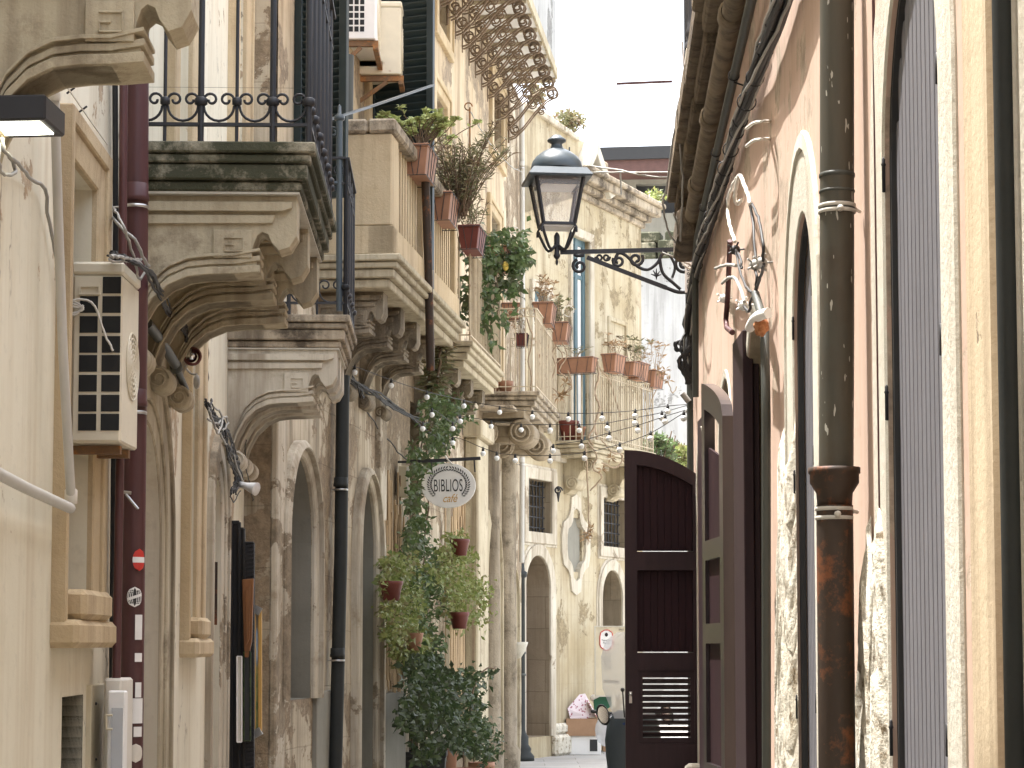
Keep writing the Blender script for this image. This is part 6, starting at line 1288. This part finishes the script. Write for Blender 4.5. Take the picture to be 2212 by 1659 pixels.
# third: maroon shutter edge, tall
for i, (xa, xb, yt, dd, lab) in enumerate(((1604, 1640, 712, 9.7, 'tall maroon shutter edge beside the bent cream sleeve'), (1519, 1534, 895, 14.2, 'narrow maroon post between the large door leaf and the folded leaf'))):
    a = P(xa, yt, dd); b = P(xb, yt, dd); T = thing('door_jamb', lab, 'door frame', ((a.x+b.x)/2, dd, 0)); g = MB(); g.box(None, a.x, a.x+(b.x-a.x)*.62, dd, dd+.45, 0, a.z); part('stile', g, M['maroondark'], T, bev=.004)
    g = MB(); g.box(None, a.x+(b.x-a.x)*.63, b.x, dd+.02, dd+.45, 0, a.z-.0); part('rear_stile', g, M['maroondark'], T, bev=.003)
g = MB(); g.tube([P(1598, 1050, 10.3), P(1600, 1500, 10.3)], .006, 8); solo('bolt_rod', g, M['steel'], 'thin steel bolt rod between the folded leaf and the shutter edge', 'rod')
# pale stone block at bottom behind leaf
c = P(1500, 1665, 14.9); T = thing('white_stone', 'pale rough stone block in front of the large maroon door leaf', 'stone', c); g = MB(); rnd = random.Random(4)
rings = [[c+Vector((.08*k_*cos(a_*pi/5)*rnd.uniform(.85, 1.15), .05*k_*sin(a_*pi/5), z_)) for a_ in range(10)] for z_, k_ in ((-.5, 1), (-.02, 1), (.03, .85), (.05, .5))]; g.grid(rings, False, True); g.face(rings[-1]); part('block', g, M['trim_white'], T)
# ---- far street things
D3 = 31.8
T = thing('cardboard_box', 'white box with a dark label standing on the paving by the yellow wall', 'box', P(1265, 1615, D3)); a = P(1229, 1614, D3); b = P(1292, 1576, D3); a.z = 0; g = MB(); g.box(None, a.x, b.x+.04, D3, D3+.35, 0, .27); part('body', g, M['white'], T, bev=.006)
q0 = P(1274, 1608, D3-.003); g = MB(); g.box(None, q0.x, q0.x+.11, D3-.006, D3-.001, .05, .22); part('label', g, M['blackink'], T)
T = thing('cardboard_box', 'open brown cardboard box stacked on the white box', 'box', P(1258, 1575, D3)); a = P(1223, 1574, D3-.03); b = P(1290, 1574, D3-.03)
g = MB(); y0, y1 = D3-.03, D3+.36
for r in ((a.x, b.x, y0, y0+.008), (a.x, b.x, y1-.008, y1), (a.x, a.x+.008, y0+.009, y1-.009), (b.x-.008, b.x, y0+.009, y1-.009)): g.box(None, r[0], r[1], r[2], r[3], .285, .52)
g.box(None, a.x-.005, b.x+.005, y0-.01, y1, .272, .284); body = part('body', g, M['cardboard'], T)
g = MB(); g.prism([(b.x, y0, .52), (b.x, y1, .52), (b.x-.14, y1, .76), (b.x-.14, y0, .76)], (.008, 0, 0)); part('flap', g, M['cardboard'], body)
T = thing('printed_paper', 'pink and white patterned paper sheet sticking out of the brown box', 'paper', (a.x+.2, D3+.1, .5)); g = MB(); t = NT('printed_paper'); vo = t.n('ShaderNodeTexVoronoi'); vo.inputs['Scale'].default_value = 26; t.l(t.mapping(), vo.inputs[0]); M['paper'] = t.out(t.mix(t.ramp(vo.outputs['Distance'], .28, .34), (.35, .12, .16), (.72, .63, .66)), .7)
q_ = lambda x_, y_, o=0: P(x_, y_, D3+.05+o)
g.prism([q_(1226, 1530), q_(1252, 1500, .1), q_(1264, 1498, .12), q_(1290, 1548, .05), q_(1272, 1550), q_(1258, 1558), q_(1232, 1552)], (.0, .01, 0)); part('sheet', g, M['paper'], T)
T = thing('green_carton', 'dark green carton leaning behind the brown box', 'carton', (P(1300, 1530, 32.1).x, 32.1, .6)); g = MB(); g.prism([P(1282, 1512, 32.1), P(1318, 1494, 32.1), P(1322, 1525, 32.1), P(1285, 1548, 32.1)], (.0, .1, 0)); t = NT('green_carton'); M['gcar'] = t.out((.02, .10, .055), .5); part('body', g, M['gcar'], T, bev=.004)
T = thing('plastic_bag', 'bright white plastic bag resting on the green carton', 'bag', P(1284, 1525, 32.2)); g = MB(); g.ball(P(1286, 1508, 32.15), .075, 10, 1.1, .6, .8); part('bag', g, M['white'], T)
T = thing('plastic_bag', 'round translucent plastic bag standing beside the boxes', 'bag', P(1318, 1612, 30.5)); g = MB(); c = P(1313, 1578, 30.5); g.ball(c, .2, 16, .9, .7, 1.15); part('bag', g, M['plastic'], T)
T = thing('cardboard_box', 'low brown cardboard box behind the translucent bag', 'box', P(1322, 1560, 32.6)); a = P(1302, 1612, 32.7); g = MB(); g.box(None, a.x, a.x+.3, 32.7, 33.0, 0, .55); part('body', g, M['cardboard'], T, bev=.006)
# poster board
T = thing('menu_board', 'tall beige menu board with a badge leaning on the far wall', 'menu board', wp(W3, 1320, 1520, .3)); a = P(1284, 1352, 32.0); e = P(1284, 1502, 32.0); w_ = .62
g = MB(); g.box(None, a.x, a.x+w_, 32.0, 32.03, e.z, a.z); brd = part('board', g, M['cabinet'], T); g = MB()
for r in ((a.x, a.x+w_, a.z-.02, a.z), (a.x, a.x+.02, e.z, a.z-.02), (a.x+w_-.02, a.x+w_, e.z, a.z-.02), (a.x, a.x+w_, e.z-.02, e.z)): g.box(None, r[0], r[1], 31.985, 31.999, r[2], r[3])
part('frame', g, M['trim_white'], T)
bx = lambda x_, y_, o=0: P(x_, y_, 31.995-o)
g = MB(); oc = [(1298, 1366), (1306, 1361), (1314, 1361), (1322, 1366), (1324, 1375), (1324, 1392), (1322, 1398), (1312, 1405), (1308, 1405), (1298, 1398), (1296, 1392), (1296, 1375)]
g.face([bx(*p) for p in oc]); part('badge', g, M['white'], brd); g = MB(); pp = [bx(*p, .003) for p in oc]; g.tube(pp+[pp[0]], .007, 5); part('badge_rim', g, M['redpaint'], brd)
g = MB(); g.ball(bx(1310, 1371, .004), .03, 10, .8, .1, 1); part('badge_emblem', g, M['maroondark'], brd)
text('Tommaso', 'lettering', brd, bx(1310, 1383, .003), .036, M['blackink'], ex, Z); text('Florian', 'lettering', brd, bx(1310, 1389, .003), .036, M['blackink'], ex, Z)
text('SALE', 'lettering', brd, bx(1342, 1360, .003), .035, M['blackink'], ex, Z); text('TYPICAL', 'lettering', brd, bx(1322, 1473, .003), .06, M['maroondark'], ex, Z)
g = MB()
for y_ in (1412, 1420, 1425, 1430, 1436, 1442): a1 = bx(1300+(y_ % 3)*2, y_, .002); g.box(None, a1.x, a1.x+.12, 31.99, 31.994, a1.z, a1.z+.008)
part('small_print', g, M['cement'], brd)
# hanging iron ornament
T = thing('wall_ornament', 'dark iron bracket ornament on the yellow wall under the flower balcony', 'ornament', wp(W3, 1206, 1085, .05)); g = MB(); c = wp(W3, 1206, 1060, .12); g.spiral(c, ex, Z, .06, .02, 0, 1.3, .013, 6); g.tube([c-Z*.02, c-Z*.16], [.03, .006], 8); g.tube([c, wp(W3, 1206, 1060, 0)], .012, 6); g.ball(c+Z*.04, .03, 8); part('ornament', g, M['black'], T)
# ---- scooter behind the door leaf
S0 = P(1372, 1545, 16.9); sx = S0.x
T = thing('scooter', 'dark scooter with a tall clear windshield parked behind the large maroon door leaf', 'scooter', (sx+.04, 17.3, 0))
g = MB(); rows = []
for z_, w_, y_ in ((1.02, .15, 17.1), (1.25, .24, 17.14), (1.5, .25, 17.18), (1.62, .21, 17.2), (1.69, .12, 17.21)): rows.append([Vector((sx+w_*(t_/4-1), y_-.05*cos((t_/4-1)*1.5), z_)) for t_ in range(9)])
g.grid(rows, True); wsd = part('windshield', g, M['plastic'], T)
g = MB()
rows = [[Vector((sx+w_*cos(a_*pi/6), 17.2+dy*sin(a_*pi/6)+oy, z_)) for a_ in range(12)] for z_, w_, dy, oy in ((.35, .14, .06, 0), (.6, .20, .09, 0), (.85, .22, .11, .0), (1.0, .20, .12, .0), (1.08, .12, .1, .02))]
g.grid(rows, True, True); g.face(rows[-1]); g.face(rows[0][::-1]); part('front_fairing', g, M['lampgrey'], T)
rows = [[Vector((sx+w_*cos(a_*pi/6), y_, z_+h_*sin(a_*pi/6))) for a_ in range(12)] for y_, w_, h_, z_ in ((17.5, .08, .05, .35), (17.7, .16, .12, .5), (18.0, .17, .18, .62), (18.5, .16, .16, .68), (18.75, .06, .06, .75))]
g = MB(); g.grid(rows, True, True); g.face(rows[-1]); g.face(rows[0][::-1]); part('rear_body', g, M['lampgrey'], T)
g = MB(); g.box(None, sx-.13, sx+.13, 17.25, 17.75, .32, .38); part('footboard', g, M['black'], T, bev=.02)
g = MB(); rows = [[Vector((sx+w_*cos(a_*pi/6), y_, z_+.05*sin(a_*pi/6))) for a_ in range(12)] for y_, w_, z_ in ((17.75, .06, .82), (17.9, .14, .83), (18.4, .14, .86), (18.6, .07, .87))]; g.grid(rows, True, True); g.face(rows[0][::-1]); g.face(rows[-1]); part('seat', g, M['blackink'], T)
for y_ in (17.05, 18.5):
    g = MB(); g.tube(circ((sx, y_, .25), (0, 1, 0), Z, .19, 24), .055, 10, False); w_ = part('wheel', g, M['blackink'], T); g = MB(); g.lathe((sx-.04, y_, .25), [(0, 0), (.14, 0), (.15, .02), (.15, .06), (.14, .08), (0, .08)], 18, ex); part('rim', g, M['steel'], w_)
g = MB(); g.tube(wig([(sx-.32, 17.3, 1.07), (sx-.12, 17.22, 1.05), (sx+.12, 17.22, 1.05), (sx+.32, 17.3, 1.07)], 0, 1, 5), .014, 8); part('handlebar', g, M['blackink'], T)
for sg, nm in ((-1, 0), (1, 1)):
    m_ = P(1303, 1544, 16.9) if sg < 0 else Vector((2*sx-P(1303, 1544, 16.9).x, 16.9, P(1303, 1544, 16.9).z)); g = MB(); rows = [[m_+Vector((r_*cos(a_*pi/8)*.85*.9-.25*r_*sin(a_*pi/8), dy, r_*sin(a_*pi/8)*1.25)) for a_ in range(16)] for r_, dy in ((.062, .0), (.066, .012), (.05, .03))]; g.grid(rows, True, True); g.face(rows[-1])
    q = part('mirror', g, M['blackink'], T); g = MB(); g.face([m_+Vector((.052*cos(a_*pi/8)*.8-.2*.052*sin(a_*pi/8), -.003, .052*sin(a_*pi/8)*1.25)) for a_ in range(16)]); part('mirror_glass', g, M['mirror'], q)
    g = MB(); g.tube([m_+Vector((0, .02, -.05)), (sx+sg*.16, 17.22, 1.05)], .006, 6); part('mirror_stalk', g, M['black'], q)
g = MB(); g.tube([P(1349, 1550, 16.8), P(1345, 1492, 16.8)], .006, 6); g.ball(P(1345, 1490, 16.8), .017, 8); part('aerial', g, M['blackink'], T)
t = NT('blue_cloth'); M['blue'] = t.out((.03, .05, .14), .8); g = MB(); g.ball((sx+.0, 17.2, .98), .14, 12, 1.2, .9, .6); part('cover_cloth', g, M['blue'], T, 'dark blue cloth over the headset')
# shrubs in front of the white wall, plants on roofs
for i, (x_, y_, d_, rx, ry, mt, n_, lab) in enumerate(((1420, 960, 40, 42, 36, 'leafgreen', 900, 'green shrub growing in front of the white wall above the door leaf'), (1468, 975, 41, 30, 26, 'leafyellow', 450, 'small yellowish shrub beside the green one by the white wall'))):
    rnd = random.Random(i); random.seed(i); T = thing('shrub', lab, 'shrub', P(x_, y_+ry, d_)); g = MB(); st = MB()
    for k in range(14): st.tube([P(x_+rnd.uniform(-10, 10), y_+ry*3, d_), P(x_+rnd.uniform(-rx, rx), y_+rnd.uniform(-ry, 0), d_+rnd.uniform(-.3, .3))], .012, 5)
    for k in range(n_): a_ = rnd.uniform(0, 6.28); r_ = sqrt(rnd.random()); g.leaf(P(x_+rx*r_*cos(a_)*(.6+.4*abs(sin(3*a_))), y_+ry*r_*sin(a_)+20*r_, d_+rnd.uniform(-.4, .4)), (rnd.uniform(-1, 1), rnd.uniform(-1, 1), rnd.uniform(0, 1)), .14, .05)
    part('stems', st, M['stem'], T); part('foliage', g, M[mt], T)
for i, (x_, y_, d_, rx, ry, mt, n_, lab) in enumerate(((1415, 432, 44, 24, 22, 'leafyellow', 260, 'light green sprig hanging beside the lantern above the white wall'), (1228, 262, 38, 34, 22, 'leafolive', 500, 'sparse distant treetop showing over the roof slope'), (1160, 205, 36, 20, 30, 'leafolive', 260, 'faint twiggy treetop beside the high iron balcony'), (1167, 290, 31.9, 10, 16, 'leafyellow', 120, 'weed sprouting on the parapet behind the lantern'))):
    rnd = random.Random(50+i); random.seed(50+i); T = thing('roof_plant' if i in (0, 3) else 'treetop', lab, 'plant' if i in (0, 3) else 'tree', P(x_, y_+ry, d_)); g = MB(); st = MB()
    for k in range(8): st.tube([P(x_+rnd.uniform(-4, 4), y_+ry*(1.6), d_), P(x_+rnd.uniform(-rx, rx)*.8, y_+rnd.uniform(-ry, ry)*.8, d_)], .012, 5)
    for k in range(n_): a_ = rnd.uniform(0, 6.28); r_ = rnd.random(); g.leaf(P(x_+rx*r_*cos(a_), y_+ry*r_*sin(a_), d_+rnd.uniform(-.4, .4)), (rnd.uniform(-1, 1), rnd.uniform(-1, 1), rnd.uniform(-.5, 1)), .11, .05)
    if i in (1, 2): q_ = P(x_, y_+ry*1.6, d_); st.tube([(q_.x, q_.y, 0), q_], [.14, .03], 8)
    part('branches', st, M['stem'], T); part('foliage', g, M[mt], T)
g = MB(); g.bar(P(1332, 181, 19), P(1452, 176, 19), .018, .02); solo('awning_rod', g, M['maroon'], 'thin purple rod sticking out into the sky from the balcony', 'rod')
g = MB(); g.tube(wig([P(1270, 358, 20), P(1330, 366, 19), P(1400, 380, 18), P(1455, 384, 17)], .003, 1), .008, 5); g.tube(wig([P(1275, 372, 20), P(1340, 372, 19), P(1455, 372, 17)], .003, 2), .007, 5); g.tube([P(1340, 372, 19), P(1342, 420, 19)], .008, 5); solo('overhead_cable', g, M['cablegrey'], 'pair of thin overhead cables running from behind the lantern to the cornice', 'cable')
